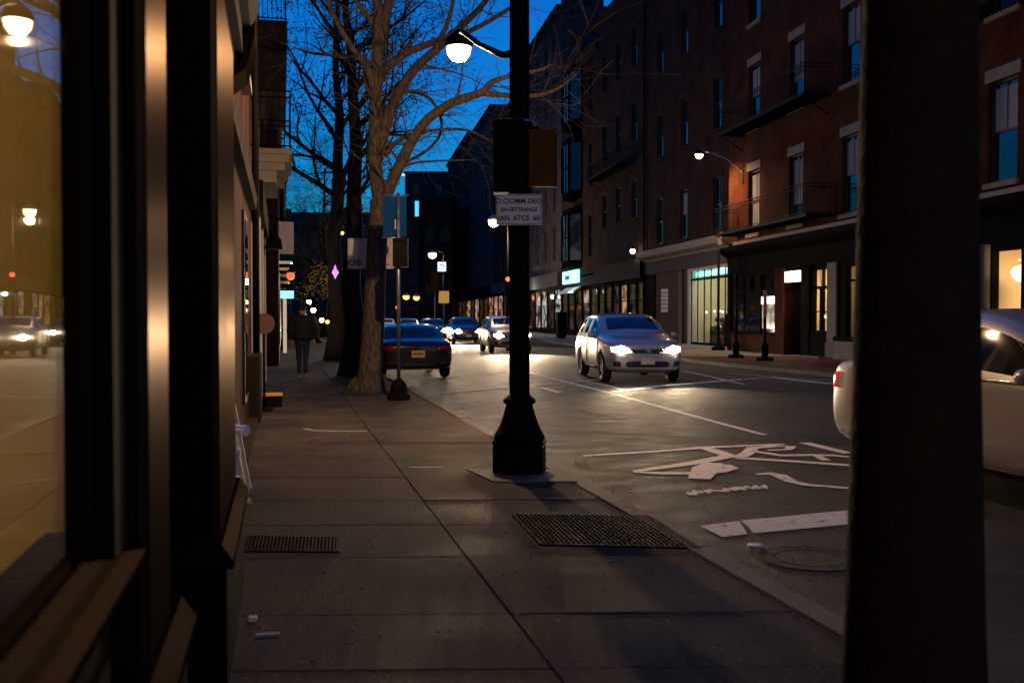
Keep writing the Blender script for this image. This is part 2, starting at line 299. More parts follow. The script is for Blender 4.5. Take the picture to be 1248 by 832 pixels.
# ------------------------------------------------------------------ mesh helpers
FR = {}
def frame_of(o):
    while o is not None and o.name not in FR: o = o.parent
    return FR[o.name] if o is not None else Matrix()
def thing(name, label, cat, loc, rz=0, group=None):
    o = bpy.data.objects.new(name, None); sc.collection.objects.link(o); o.empty_display_size = .2
    o.location = loc; o.rotation_euler = (0, 0, rz)
    o['label'] = label; o['category'] = cat
    if group: o['group'] = group
    FR[o.name] = (Matrix.Translation(Vector(loc)) @ Matrix.Rotation(rz, 4, 'Z')).inverted()
    return o
def tag(o, label, cat, group=None):
    o['label'] = label; o['category'] = cat
    if group: o['group'] = group
    return o
class MB:
    def __init__(s): s.v = []; s.f = []; s.sm = []
    def add(s, vs, fs, smooth=False):
        k = len(s.v); s.v += [Vector(v) for v in vs]; s.f += [[i+k for i in f] for f in fs]; s.sm += [smooth]*len(fs); return s
    def box(s, x0, x1, y0, y1, z0, z1, T=None):
        vs = [Vector((x, y, z)) for z in (z0, z1) for x, y in ((x0, y0), (x1, y0), (x1, y1), (x0, y1))]
        if T: vs = [T @ v for v in vs]
        return s.add(vs, [(0, 3, 2, 1), (4, 5, 6, 7), (0, 1, 5, 4), (1, 2, 6, 5), (2, 3, 7, 6), (3, 0, 4, 7)])
    def tube(s, pts, rs, n=8, smooth=True, cap=True):
        pts = [Vector(p) for p in pts]
        if not hasattr(rs, '__len__'): rs = [rs]*len(pts)
        vs = []; up = None
        for i, p in enumerate(pts):
            d = (pts[min(i+1, len(pts)-1)]-pts[max(i-1, 0)])
            d = d.normalized() if d.length > 1e-9 else Vector((0, 0, 1))
            if up is None:
                up = d.orthogonal().normalized()
            else:
                up = (up-d*up.dot(d)); up = up.normalized() if up.length > 1e-6 else d.orthogonal().normalized()
            q = d.cross(up)
            for k in range(n):
                a = 2*math.pi*k/n; vs.append(p+(up*math.cos(a)+q*math.sin(a))*rs[i])
        fs = [(i*n+k, i*n+(k+1) % n, (i+1)*n+(k+1) % n, (i+1)*n+k) for i in range(len(pts)-1) for k in range(n)]
        s.add(vs, fs, smooth)
        if cap:
            k0 = len(s.v)-len(vs); s.f += [[k0+i for i in range(n)][::-1], [k0+(len(pts)-1)*n+i for i in range(n)]]; s.sm += [False, False]
        return s
    def lathe(s, prof, c=(0, 0, 0), n=24, T=None, flute=0, smooth=True):
        c = Vector(c); vs = []
        for r, z in prof:
            for k in range(n):
                a = 2*math.pi*k/n; rr = r*(1-flute*(k % 2)); v = c+Vector((rr*math.cos(a), rr*math.sin(a), z)); vs.append(T @ v if T else v)
        m = len(prof)
        fs = [(i*n+k, i*n+(k+1) % n, (i+1)*n+(k+1) % n, (i+1)*n+k) for i in range(m-1) for k in range(n)]
        s.add(vs, fs, smooth); k0 = len(s.v)-len(vs)
        s.f += [[k0+i for i in range(n)][::-1], [k0+(m-1)*n+i for i in range(n)]]; s.sm += [False, False]
        return s
    def prism(s, poly, z0, z1):
        n = len(poly); vs = [(x, y, z0) for x, y in poly]+[(x, y, z1) for x, y in poly]
        return s.add(vs, [list(range(n))[::-1], list(range(n, 2*n))]+[(i, (i+1) % n, n+(i+1) % n, n+i) for i in range(n)])
    def extr(s, prof, x0, x1, T=None):       # profile in (y,z) swept along x
        n = len(prof); vs = [Vector((x0, y, z)) for y, z in prof]+[Vector((x1, y, z)) for y, z in prof]
        if T: vs = [T @ v for v in vs]
        return s.add(vs, [list(range(n)), list(range(n, 2*n))[::-1]]+[(i, n+i, n+(i+1) % n, (i+1) % n) for i in range(n)])
    def build(s, name, m, parent=None, world=False, bevel=0):
        vs = s.v
        if world and parent is not None:
            inv = frame_of(parent); vs = [inv @ v for v in vs]
        me = bpy.data.meshes.new(name); me.from_pydata([tuple(v) for v in vs], [], s.f); me.update()
        me.polygons.foreach_set('use_smooth', s.sm)
        bm = bmesh.new(); bm.from_mesh(me); bmesh.ops.recalc_face_normals(bm, faces=bm.faces)
        if bevel: bmesh.ops.bevel(bm, geom=bm.edges[:], offset=bevel, segments=2, affect='EDGES', profile=.6)
        bm.to_mesh(me); bm.free()
        o = bpy.data.objects.new(name, me); sc.collection.objects.link(o); me.materials.append(m if not isinstance(m, str) else M[m])
        o.parent = parent
        return o
def struct(name, mb, m):
    o = mb.build(name, m); o['kind'] = 'structure'; return o
def solo(name, mb, m, label, cat, loc, group=None, bevel=0):     # a thing that is one mesh, origin at its base
    loc = Vector(loc); mb.v = [v-loc for v in mb.v]; o = mb.build(name, m, bevel=bevel); o.location = loc; return tag(o, label, cat, group)
def copy_tree(o, parent=None):
    c = o.copy(); sc.collection.objects.link(c); c.parent = parent
    for ch in list(o.children): copy_tree(ch, c)
    return c
def text(st, size, parent, m, T, name='lettering', ext=.002):
    cu = bpy.data.curves.new(name, 'FONT'); cu.body = st; cu.size = size; cu.extrude = ext; cu.align_x = 'CENTER'; cu.align_y = 'CENTER'; cu.resolution_u = 3; cu.offset = size*.022
    to = bpy.data.objects.new('tmp', cu); sc.collection.objects.link(to)
    dg = bpy.context.evaluated_depsgraph_get(); me = bpy.data.meshes.new_from_object(to.evaluated_get(dg))
    bpy.data.objects.remove(to); me.name = name; me.materials.clear(); me.materials.append(M[m])
    inv = frame_of(parent) if parent is not None else Matrix()
    me.transform(inv @ T); o = bpy.data.objects.new(name, me); sc.collection.objects.link(o); o.parent = parent
    return o
def face_T(P, n):                       # places XY text upright at P with outward normal n
    n = Vector(n).normalized(); up = Vector((0, 0, 1)); x = up.cross(n).normalized(); y = n.cross(x)
    return Matrix.Translation(P) @ Matrix((x, y, n)).transposed().to_4x4()
def light(kind, name, loc, energy, col, size=.1, aim=None, spot=None, blend=.6, parent=None, sy=None):
    l = bpy.data.lights.new(name, kind); l.energy = energy; l.color = col
    if kind == 'AREA':
        l.size = size
        if sy: l.shape = 'RECTANGLE'; l.size_y = sy
    else: l.shadow_soft_size = size
    if kind == 'SPOT': l.spot_size = R(spot); l.spot_blend = blend
    o = bpy.data.objects.new(name, l); sc.collection.objects.link(o)
    T = Matrix.Translation(Vector(loc))
    if aim is not None: T = T @ (Vector(aim)).to_track_quat('-Z', 'Y').to_matrix().to_4x4()
    if parent is not None: o.parent = parent; T = frame_of(parent) @ T
    o.matrix_local = T
    return o

# ================================================================== GROUND
mb = MB(); mb.add([(-300, -80, 0), (300, -80, 0), (300, 700, 0), (-300, 700, 0)], [(0, 1, 2, 3)]); struct('road', mb, 'asphalt')
KX = 2.36                                    # inner edge of the near kerb
mb = MB(); mb.box(-14, KX, -12, 170, .004, .09); struct('sidewalk_bed', mb, 'joint')
# slabs with real open joints; the cross joints lie square to the photograph's view
sl = MB()
cross = [(-2.6, .30)]
jy = [-8, -6, -4, -2, 0, 2.2]+[gnd(560, y, .1).y for y in (818, 748, 676, 636, 606, 578, 557, 536, 517, 504, 492, 482, 474)]
yy = jy[-1]
while yy < 165: yy += 1.9; jy.append(yy)
SK = .20
def slab(xa, xb, ya, yb, g=.004):
    p = [(xa+g, ya+g-SK*(xa-.8)), (xb-g, ya+g-SK*(xb-.8)), (xb-g, yb-g-SK*(xb-.8)), (xa+g, yb-g-SK*(xa-.8))]
    z1 = .1+random.uniform(-.002, .002); b = .004
    cx = sum(q[0] for q in p)/4; cy = sum(q[1] for q in p)/4
    def ins(q): return (q[0]-math.copysign(b, q[0]-cx), q[1]-math.copysign(b, q[1]-cy))
    vs = [(x, y, .085) for x, y in p]+[(x, y, z1-b) for x, y in p]+[(*ins(q), z1) for q in p]
    fs = [(8, 9, 10, 11)]+[(i, (i+1) % 4, 4+(i+1) % 4, 4+i) for i in range(4)]+[(4+i, 4+(i+1) % 4, 8+(i+1) % 4, 8+i) for i in range(4)]
    sl.add(vs, fs)
for a, b in zip(jy[:-1], jy[1:]):
    slab(-2.6, -.9, a, b); slab(-.9, 1.03, a, b)
    slab(1.03, KX, a+random.choice((0, 0, .0)), b)
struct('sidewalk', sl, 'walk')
kb = MB(); y = -10.0; rr = random.Random(3)
while y < 168:
    l = rr.uniform(1.5, 2.2); j = rr.uniform(-.008, .008); z = .104+rr.uniform(-.004, .004)
    x0, x1 = KX+.006+j, KX+.165+j; b = .012
    pr = [(x0, .004), (x0, z-.004), (x0+.006, z), (x1-b, z-.003), (x1, z-.003-b), (x1+.012, .004)]
    n = len(pr); vs = [(x, y+.006, zz) for x, zz in pr]+[(x, y+l-.006, zz) for x, zz in pr]
    kb.add(vs, [list(range(n)), list(range(n, 2*n))[::-1]]+[(i, n+i, n+(i+1) % n, (i+1) % n) for i in range(n)]); y += l
struct('kerb', kb, 'kerb')
# far side
kr = [(12.4, -15), (12.9, 5), (13.25, 16), (13.4, 22), (13.2, 28), (13.3, 31.2), (13.9, 34), (14.3, 40), (15.2, 52)]
t = sw(60, -3.3); kr += [(t.x, t.y)]; t = sw(170, -3.3); kr += [(t.x, t.y)]
def strip(pts, w0, w1, z0, z1):
    m_ = MB(); P = [Vector((x, y, 0)) for x, y in pts]; L = []; Rr = []
    for i, p in enumerate(P):
        d = (P[min(i+1, len(P)-1)]-P[max(i-1, 0)]).normalized(); q = Vector((d.y, -d.x, 0)); L.append(p+q*w0); Rr.append(p+q*w1)
    n = len(P); vs = [v+Vector((0, 0, z0)) for v in L+Rr]+[v+Vector((0, 0, z1)) for v in L+Rr]
    fs = []
    for i in range(n-1):
        fs += [(2*n+i, 3*n+i, 3*n+i+1, 2*n+i+1), (i, 2*n+i, 2*n+i+1, i+1), (n+i, n+i+1, 3*n+i+1, 3*n+i)]
    fs += [(0, n, 3*n, 2*n), (n-1, 3*n-1, 4*n-1, 2*n-1)]
    return m_.add(vs, fs)
struct('far_kerb', strip(kr, 0, .16, .004, .112), 'kerb')
bw = [p for p in kr if p[1] < 35]; bw2 = [bw[-1]]+[p for p in kr if p[1] > 35]
struct('brick_pavement', strip(bw, .16, 9.5, .004, .104), 'brickwalk')
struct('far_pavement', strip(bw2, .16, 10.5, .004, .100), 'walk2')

# ------------------------------------------------------------------ road markings
def stroke(pts, wd, z=.0045, m=None, px=True):
    m = m or MB(); P = [gnd(*p) if px else Vector((*p, 0)) for p in pts]; L = []; Rr = []
    for i, p in enumerate(P):
        d = (P[min(i+1, len(P)-1)]-P[max(i-1, 0)]); d.z = 0; d.normalize(); q = Vector((d.y, -d.x, 0)); ww = wd[i] if hasattr(wd, '__len__') else wd
        L.append(p-q*ww/2); Rr.append(p+q*ww/2)
    n = len(P); vs = [Vector((v.x, v.y, z)) for v in L+Rr]
    return m.add(vs, [(i, n+i, n+i+1, i+1) for i in range(n-1)])
Z2 = lambda x, y: (660+x/2.9725, 500+y/2.9725)
def s2(pts, wd, z=.0045, m=None): return stroke([Z2(*p) for p in pts], [w__*1.45 for w__ in wd] if hasattr(wd, '__len__') else wd*1.4, z, m)
m = MB()
zz = .0045
for pts, wd in [([(700, 172), (880, 183), (1125, 200)], .10), ([(590, 135), (640, 152), (680, 166), (560, 190), (440, 207), (335, 222)], [.1, .12, .13, .12, .1, .06]),
                ([(335, 224), (430, 229), (560, 229), (650, 222), (688, 210), (670, 201), (630, 196)], [.05, .09, .1, .1, .1, .08, .06]),
                ([(625, 192), (600, 210), (570, 250)], [.12, .2, .14]),
                ([(715, 172), (745, 158), (765, 138), (850, 131), (905, 133), (895, 144), (820, 146)], [.1, .1, .1, .09, .09, .07, .06]),
                ([(765, 150), (870, 166), (985, 164), (1060, 166), (1115, 171)], [.07, .09, .09, .08, .08]), ([(1000, 168), (1032, 185)], .07)]:
    s2(pts, wd, zz, m); zz += .0012
struct('bike_lane_symbol', m, 'paint')
struct('bike_lane_line', s2([(150, 165), (400, 150), (590, 135), (880, 123)], [.05, .07, .09, .07], .0048), 'paint')
struct('lane_dash', s2([(950, 117), (1112, 156)], .1), 'paint')
m = MB(); s2([(780, 232), (830, 229), (862, 236), (905, 258), (960, 270), (1130, 284)], [.05, .09, .1, .08, .08, .07], .0046, m)
struct('worn_marking', m, 'paint')
m = MB()
rr = random.Random(5)
for i in range(26):
    x = 530+i*11; y0 = 300-i*.9; s2([(x, y0+rr.uniform(-8, 0)), (x+rr.uniform(4, 12), y0+rr.uniform(0, 9))], .03, .0046+i*.0001, m)
struct('worn_lettering', m, 'paint')
P = [gnd(*Z2(*p)) for p in [(577, 420), (715, 401), (735, 430), (745, 449), (655, 460)]]
Q = [gnd(*Z2(*p)) for p in [(722, 400), (1140, 360), (1400, 330), (1400, 390), (1135, 412), (768, 446), (750, 424)]]
m = MB(); m.add([(p.x, p.y, .0045) for p in P], [list(range(5))]); m.add([(p.x, p.y, .0045) for p in Q], [list(range(7))]); struct('stop_line', m, 'paint')
m = MB()
stroke([(644, 454), (740, 478), (886, 518), (932, 530)], [.16, .14, .1, .1], .0045, m); struct('lane_line', m, 'paint')
m = MB()
stroke([(652, 456), (700, 462), (745, 471), (765, 477)], .1, .0050, m); stroke([(540, 479), (600, 474), (686, 467), (735, 462)], .14, .0062, m); stroke([(661, 472.5), (683, 479)], .16, .0070, m)
stroke([(748, 478), (800, 471), (894, 463), (940, 460), (1015, 468)], .28, .0082, m); stroke([(832, 452), (870, 460), (908, 469)], .12, .0091, m); stroke([(890, 455), (960, 461), (1020, 464)], .1, .0098, m)
stroke([(505, 462), (560, 458), (640, 453)], .1, .0104, m)
struct('crossing_lines', m, 'paint')
m = MB()
for pts in ([(520, 503), (600, 493), (640, 489), (760, 483), (960, 469)], [(640, 516), (720, 511), (830, 507)], [(560, 497), (700, 499), (760, 512)], [(1015, 486), (880, 478), (800, 484)], [(690, 525), (840, 533), (1030, 541)]):
    stroke(pts, .035, .004, m)
struct('road_crack_seal', m, mat('crack_tar', (.010, .010, .010), .85, spec=.1))
def pave(name, px, m_, lab): pass
# thin pale marks on the sidewalk
struct('chalk_mark', stroke([(497, 569), (542, 569)], .03, .1035), 'paint')
for o in [bpy.data.objects['chalk_mark']]: o.location.z = 0
m = MB(); stroke([(370, 522), (385, 524.5), (420, 525), (447, 525)], .04, .104, m); struct('painted_mark', m, 'paint')
# fix: these two were traced on the road plane; move them to the slab plane
for nme, ps in (('chalk_mark', [(497, 569), (542, 569)]), ('painted_mark', [(370, 522), (385, 524.5), (420, 525), (447, 525)])):
    me = bpy.data.objects[nme].data
    for v in me.vertices:
        k = (CZ-.1035)/CZ; v.co.x *= k; v.co.y *= k; v.co.z = .1035

# ------------------------------------------------------------------ grates, manhole
def grate(name, label, corners, nx, ny, z=.101, bw=.012, group=None):
    A, B, C_, D_ = corners       # near-left, near-right, far-right, far-left
    c = (A+B+C_+D_)/4; t = thing(name, label, 'grate', (c.x, c.y, .1), 0, group)
    fr = MB()
    for p, q in ((A, B), (B, C_), (C_, D_), (D_, A)):
        fr.tube([p+Vector((0, 0, z-.1+.0)), q+Vector((0, 0, z-.1))], .013, 4, False)
    fr.build('frame', 'iron', t, True)
    pit = MB(); e = Vector((0, 0, .0016)); pit.add([A+e, B+e, C_+e, D_+e], [(0, 1, 2, 3)]); pit.build('pit', mat('grate_pit_shade', (.003, .003, .003), 1), t, True)  # flat near-black sheet stands in for the shaded hole under the bars
    g = MB()
    for i in range(1, nx):
        u = i/nx; g.tube([A.lerp(B, u)+Vector((0, 0, .006)), D_.lerp(C_, u)+Vector((0, 0, .006))], bw*.55, 4, False)
    for i in range(1, ny):
        u = i/ny; g.tube([A.lerp(D_, u)+Vector((0, 0, .005)), B.lerp(C_, u)+Vector((0, 0, .005))], bw*.45, 4, False)
    g.build('bars', 'iron', t, True)
G = lambda x, y: gnd(x, y, .1)
grate('drain_grate', 'large rectangular iron grate between the lamp post and the kerb', [G(660, 664), G(852, 668), G(790, 629), G(626, 628)], 30, 14)
grate('cellar_grate', 'small perforated iron plate beside the dark shopfront', [G(296, 672), G(411, 673), G(412, 656), G(301, 654)], 26, 8)
c = gnd(988, 680); t = thing('manhole_cover', 'round worn manhole cover in the road near the kerb', 'manhole', (c.x, c.y, 0))
MB().lathe([(.33, .001), (.33, .0045), (.32, .005)], (c.x, c.y, 0), 32).build('cover', 'asphalt', t, True)
m = MB()
for r in (.31, .22): m.tube([(c.x+r*math.cos(a*math.pi/18), c.y+r*math.sin(a*math.pi/18), .0035) for a in range(37)], .003, 5)
m.build('rings', 'iron', t, True)

# ================================================================== LEFT SIDE
# near shopfront, world coordinates
t = thing('shopfront_building', 'dark painted shopfront with bronze edged pilasters and an amber lit window, closest on the left', 'building', (-.6, 3.2, .1))
W = True
wall = MB()
wall.box(-6, -1.0, 3.2, 6.35, .1, 9.0)          # behind the door recess
wall.box(-6, -.46, 2.62, 2.78, .1, 2.8); wall.box(-6, -.36, -6, .2, .1, 2.8)
wall.box(-6, -.30, -6, 6.3, 3.34, 10)
wall.box(-1.0, -.42, 5.35, 6.35, .1, 2.8)
wall.build('wall', 'storewood', t, W)
bk = MB(); bk.box(-.52, -.36, .2, 2.3, .1, .92); bk.box(-.36, -.34, .5, 2.1, .2, .26); bk.box(-.36, -.34, .5, 2.1, .74, .80); bk.build('stall_riser', 'storewood', t, W)
def pil(x, y0, y1, xb, zc, zt):
    p = MB(); p.box(xb, x-.02, y0, y1, zc, zt); q = p.build('pilaster', 'storewood', t, W)
    e = MB(); e.box(x-.02, x, y0+.03, y1-.02, zc+.02, zt-.01); e.box(x-.002, x+.004, y0+.03, y0+.05, zc+.02, zt-.01); e.build('edge_trim', 'bronze', q, W)
    b = MB(); b.box(xb, x+.03, y0-.05, y1+.12, .1, zc-.06); bb = b.build('plinth', 'storewood', q, W)
    c_ = MB()
    pr = [(xb, zc-.06), (x+.055, zc-.06), (x+.055, zc-.03), (x+.035, zc), (x+.015, zc+.03), (xb, zc+.03)]
    T_ = Matrix(((0, 1, 0, 0), (1, 0, 0, 0), (0, 0, 1, 0), (0, 0, 0, 1)))
    c_.extr(pr, y0-.07, y1+.14, T_); c_.build('plinth_cap', 'trim', q, W)
pil(-.30, 2.34, 2.82, -.62, .66, 2.8)
pil(-.235, 3.80, 5.18, -.42, .63, 2.8)
# recessed entrance between the pilasters
dr = MB(); dr.box(-.98, -.94, 3.1, 3.78, .1, 2.3); d_ = dr.build('door', 'storewood', t, W)
MB().box(-.938, -.934, 3.2, 3.7, .9, 2.1).build('pane', 'glass', d_, W)
MB().tube([(-.90, 3.2, .95), (-.88, 3.2, 1.0), (-.88, 3.2, 1.3), (-.90, 3.2, 1.35)], .012).build('handle', 'chrome', d_, W)
MB().box(-1.0, -.36, 2.82, 3.80, .1, .14).build('doorstep', 'granite', t, W)
# window
wf = MB()
wf.box(-.42, -.335, 2.14, 2.34, .92, 2.8); wf.box(-.42, -.365, 2.09, 2.14, 1.0, 2.75); wf.box(-.42, -.34, .2, .28, .92, 2.8); wf.box(-.42, -.34, .28, 2.14, 2.66, 2.8)
wi = wf.build('window', 'storewood', t, W)
T_ = Matrix(((0, 1, 0, 0), (1, 0, 0, 0), (0, 0, 1, 0), (0, 0, 0, 1)))
MB().extr([(-.5, .92), (-.325, .92), (-.30, .945), (-.30, .965), (-.33, .985), (-.345, 1.0), (-.37, 1.02), (-.5, 1.02)], -2, 2.33, T_).build('sill', 'trim', wi, W)
MB().box(-.388, -.382, -2, 2.10, 1.02, 2.66).build('pane', 'clear', wi, W)
rm = MB(); rm.box(-2.2, -2.1, -2, 2.6, .9, 2.9); rm.box(-2.1, -.46, 2.30, 2.45, .9, 2.9); rm.box(-2.2, -.46, -2, 2.4, 2.85, 2.95); rm.build('display_room', 'roomy', t, W)
MB().box(-2.1, -.40, -2, 2.3, .84, .915).build('display_shelf', 'roomfloor', t, W)
MB().box(-1.7, -1.0, 1.0, 1.12, 2.80, 2.84).build('display_lamp', mat('display_lamp_glow', (1, .9, .7), .5, emit=(1, .68, .3), es=26.0), t, W)
# cornice over the shopfront
co = MB()
pr = [(-.5, 2.8), (-.24, 2.8), (-.24, 2.86), (-.20, 2.88), (-.20, 3.0), (-.16, 3.03), (-.12, 3.12), (-.12, 3.18), (-.06, 3.26), (-.06, 3.34), (-.5, 3.34)]
co.extr(pr, -6, 5.55, T_); co.build('cornice', 'storewood', t, W)
cb = MB(); cb.extr([(-.45, 2.62), (-.19, 2.82), (-.14, 3.0), (-.14, 3.24), (-.45, 3.24)], 5.56, 5.95, T_); cb.build('cornice_bracket', 'trim', t, W)
MB().extr([(-.45, 3.25), (-.155, 3.25), (-.145, 3.31), (-.16, 3.33), (-.135, 3.42), (-.45, 3.42)], 5.0, 6.35, T_).build('fascia', 'trim', t, W)
# leaning board, white tube, wire
lb = thing('leaning_board', 'tall worn framed board leaning beside the dark shopfront', 'board', (-.33, 8.0, .1))
T1 = Matrix.Translation((-.27, 8.0, .1)) @ Matrix.Rotation(R(-10), 4, 'Y')
MB().box(-.03, 0, -.30, .30, 0, 1.02, T1).build('panel', 'black', lb, W)
e = MB(); e.box(-.045, .012, -.34, -.30, 0, 1.04, T1); e.box(-.045, .012, .30, .34, 0, 1.04, T1); e.box(-.045, .012, -.30, .30, 1.0, 1.04, T1); e.build('frame', 'sign_pink', lb, W)
solo('rolled_banner', MB().tube([(-.55, 7.1, .73), (-.24, 6.95, .72)], .038, 16), 'sign_white', 'white rolled tube sticking out at knee height past the pilaster', 'tube', (-.4, 7.05, .72))
solo('twine', MB().tube([(-.42, 7.4, .2), (-.36, 7.3, .27), (-.30, 7.4, .24), (-.25, 7.5, .16), (-.22, 7.5, .11)], .006, 6), 'yellow', 'loose yellow twine at the foot of the leaning board', 'twine', (-.3, 7.4, .1))
m = MB(); rr = random.Random(9)
for i in range(14):
    p = Vector((-.33+rr.uniform(-.03, .05), 6.7+rr.uniform(-.2, .3), .12+i*.045)); m.box(p.x-.03, p.x+.03, p.y-.04, p.y+.04, p.z, p.z+.035, None)
solo('stacked_flyers', m, 'sign_pink', 'ragged stack of pale flyers beside the leaning board', 'papers', (-.33, 6.7, .1))
solo('step_block', MB().box(-.34, -.02, 15.9, 16.25, .1, .27), 'black', 'low black step against the left wall under a yellow tread', 'step', (-.2, 16, .1), bevel=.006)
solo('yellow_tread', MB().box(-.345, -.015, 15.88, 16.26, .272, .305), 'yellow', 'yellow slab on top of the low black step', 'step cover', (-.2, 16, .27), bevel=.006)
# round sign on stand
t = thing('round_sign', 'round brown disc sign on a thin stand near the left wall', 'sign', (-.33, 15.3, .1))
T2 = Matrix.Translation((-.28, 15.3, 1.40)) @ Matrix.Rotation(R(90), 4, 'X')
MB().lathe([(.155, -.015), (.16, 0), (.155, .015)], n=28, T=T2).build('disc', mat('brown_disc', (.14, .06, .04), .5), t, W)
MB().tube([(-.28, 15.33, .1), (-.28, 15.33, 1.26)], .02).build('pole', 'blackm', t, W); MB().lathe([(.14, .1), (.13, .13), (.03, .15)], (-.28, 15.33, 0), 16).build('base', 'blackm', t, W)

def railing(mb, p0, p1, z0, z1, n, r=.012):
    p0 = Vector(p0); p1 = Vector(p1)
    for z in (z0+.06, z1, z1-.12): mb.tube([p0+Vector((0, 0, z)), p1+Vector((0, 0, z))], r*1.5, 5, False)
    for i in range(n+1):
        q = p0.lerp(p1, i/n); mb.tube([q+Vector((0, 0, z0)), q+Vector((0, 0, z1))], r, 4, False)
def balcony(t, x0, x1, y0, y1, z, hr, thick, slabm='stone', layered=True):
    b = MB(); b.box(x0, x1, y0, y1, z-.1, z)
    if layered:
        b.box(x0, x1-.06, y0+.05, y1-.05, z-.25, z-.102); b.box(x0, x1-.14, y0+.1, y1-.1, z-.4, z-.252); b.box(x0, x1-.3, y0+.15, y1-.15, z-thick, z-.402)
    else: b.box(x0, x1-.03, y0+.03, y1-.03, z-thick, z-.102)
    o = b.build('balcony', slabm, t, W)
    r = MB(); railing(r, (x0, y0+.03, z), (x1-.03, y0+.03, z), 0, hr, 7); railing(r, (x1-.03, y0+.03, z), (x1-.03, y1-.03, z), 0, hr, 24); railing(r, (x0, y1-.03, z), (x1-.03, y1-.03, z), 0, hr, 7)
    r.build('railing', 'blackm', o, W)
# brick building
t = thing('brick_building', 'narrow red brick house past the dark shopfront on the left', 'building', (-.45, 9, .1))
MB().box(-8, -.45, 6.36, 15, .1, 11).build('wall', 'brick_mid', t, W)
MB().box(-.5, -.30, 13.6, 15.0, .1, .98).build('stoop_wall', 'stone_dark', t, W)
MB().box(-.45, -.33, 9.6, 13.6, .1, .17).build('plinth', 'stone_dark', t, W)
for y0 in (8.2, 11.0):
    for z0 in (4.2,):
        f_ = MB(); f_.box(-.46, -.42, y0, y0+1.0, z0, z0+1.9); q = f_.build('window', 'frame_b', t, W); MB().box(-.422, -.415, y0+.08, y0+.92, z0+.08, z0+1.82).build('pane', 'glass', q, W); MB().box(-.46, -.34, y0-.08, y0+1.08, z0-.12, z0-.002).build('sill', 'stone', q, W)
f_ = MB(); f_.box(-.47, -.42, 11.6, 12.6, .5, 2.7); q = f_.build('window', 'frame_b', t, W); MB().box(-.424, -.41, 11.7, 12.5, .6, 2.6).build('pane', 'glass', q, W)
MB().tube([(-.38, 14.9, .2), (-.38, 14.9, 11)], .05, 8).build('downpipe', 'blackm', t, W)
MB().extr([(-.5, 3.0), (-.36, 3.0), (-.34, 3.15), (-.5, 3.15)], 7, 14.5, T_).build('string_course', 'stone_dark', t, W)
# balcony houses
t = thing('balcony_house', 'painted house with a stone balcony and black railings on the left', 'building', (-.6, 18, .1))
MB().box(-8, -.62, 15.01, 30, .1, 13).build('wall', 'lilac', t, W)
balcony(t, -.62, .19, 19.6, 22.6, 4.72, 1.1, .62)
balcony(t, -.62, .13, 23.6, 28.5, 8.3, 1.1, 1.6, 'stone_dark', False)
MB().box(-.62, -.02, 23.4, 26.5, 7.0, 7.4)
for y0 in (16, 20.6, 24.3, 27):
    for z0 in (4.75, 8.32):
        f_ = MB(); f_.box(-.63, -.58, y0, y0+1.0, z0, z0+2.2); q = f_.build('window', 'frame_w', t, W); MB().box(-.582, -.575, y0+.08, y0+.92, z0+.08, z0+2.12).build('pane', 'glass', q, W)
m = MB()
for y0 in (17.2, 19.5, 22): MB().box(-.62, -.36, y0, y0+.3, .1, 3.6).build('shop_column', 'frame_w', t, W)
MB().box(-.62, -.3, 16.5, 23, 3.2, 3.7).build('fascia', 'storewood', t, W)
MB().tube([(-.42, 16.6, .1), (-.42, 16.6, 9)], .045, 8).build('downpipe', 'alu', t, W)
# farther left row
for i, (y0, y1, x, h, m_, lab) in enumerate([(30.01, 44, -.12, 8.2, 'brick_mid', 'brown house with lit awnings further down the left pavement'), (44.01, 70, .05, 7.5, 'brick_dark', 'dark low house behind the blue shop sign'), (70.01, 120, .5, 9, 'fardark', 'last dark house visible down the left pavement')]):
    t = thing('row_house', lab, 'building', (x, (y0+y1)/2, .1))
    MB().box(-10, x, y0, y1, .1, h).build('wall', m_, t, W)
    MB().box(x, x+.12, y0, y1, h-.4, h-.02).build('cornice', 'stone_dark', t, W)
    k = 0; y = y0+1.5
    while y < y1-2:
        f_ = MB(); f_.box(x, x+.03, y, y+1.6, .6, 2.9); q = f_.build('shop_window', 'frame_b', t, W)
        MB().box(x+.031, x+.04, y+.1, y+1.5, .7, 2.8).build('pane', ['lit_dim', 'lit_warm', 'lit_white'][k % 3], q, W)
        f_ = MB(); f_.box(x, x+.03, y+.2, y+1.2, 4.2, 6.0); q = f_.build('window', 'frame_b', t, W); MB().box(x+.031, x+.04, y+.28, y+1.12, 4.28, 5.92).build('pane', 'glass', q, W)
        y += 3; k += 1
def lamp_thing(name, label, P, r, m_, group=None, cat='lamp', hang=.0, bodym='blackm'):
    t = thing(name, label, cat, (P.x, P.y, P.z), 0, group)
    MB().lathe([(r*.2, -r), (r*.75, -r*.7), (r, 0), (r*.75, r*.7), (r*.3, r)], (P.x, P.y, P.z), 14).build('bulb', m_, t, W)
    MB().lathe([(r*1.15, r*.75), (r*1.0, r*1.1), (r*.3, r*1.5), (r*.12, r*2.5)], (P.x, P.y, P.z), 14).build('cap', bodym, t, W)
    return t
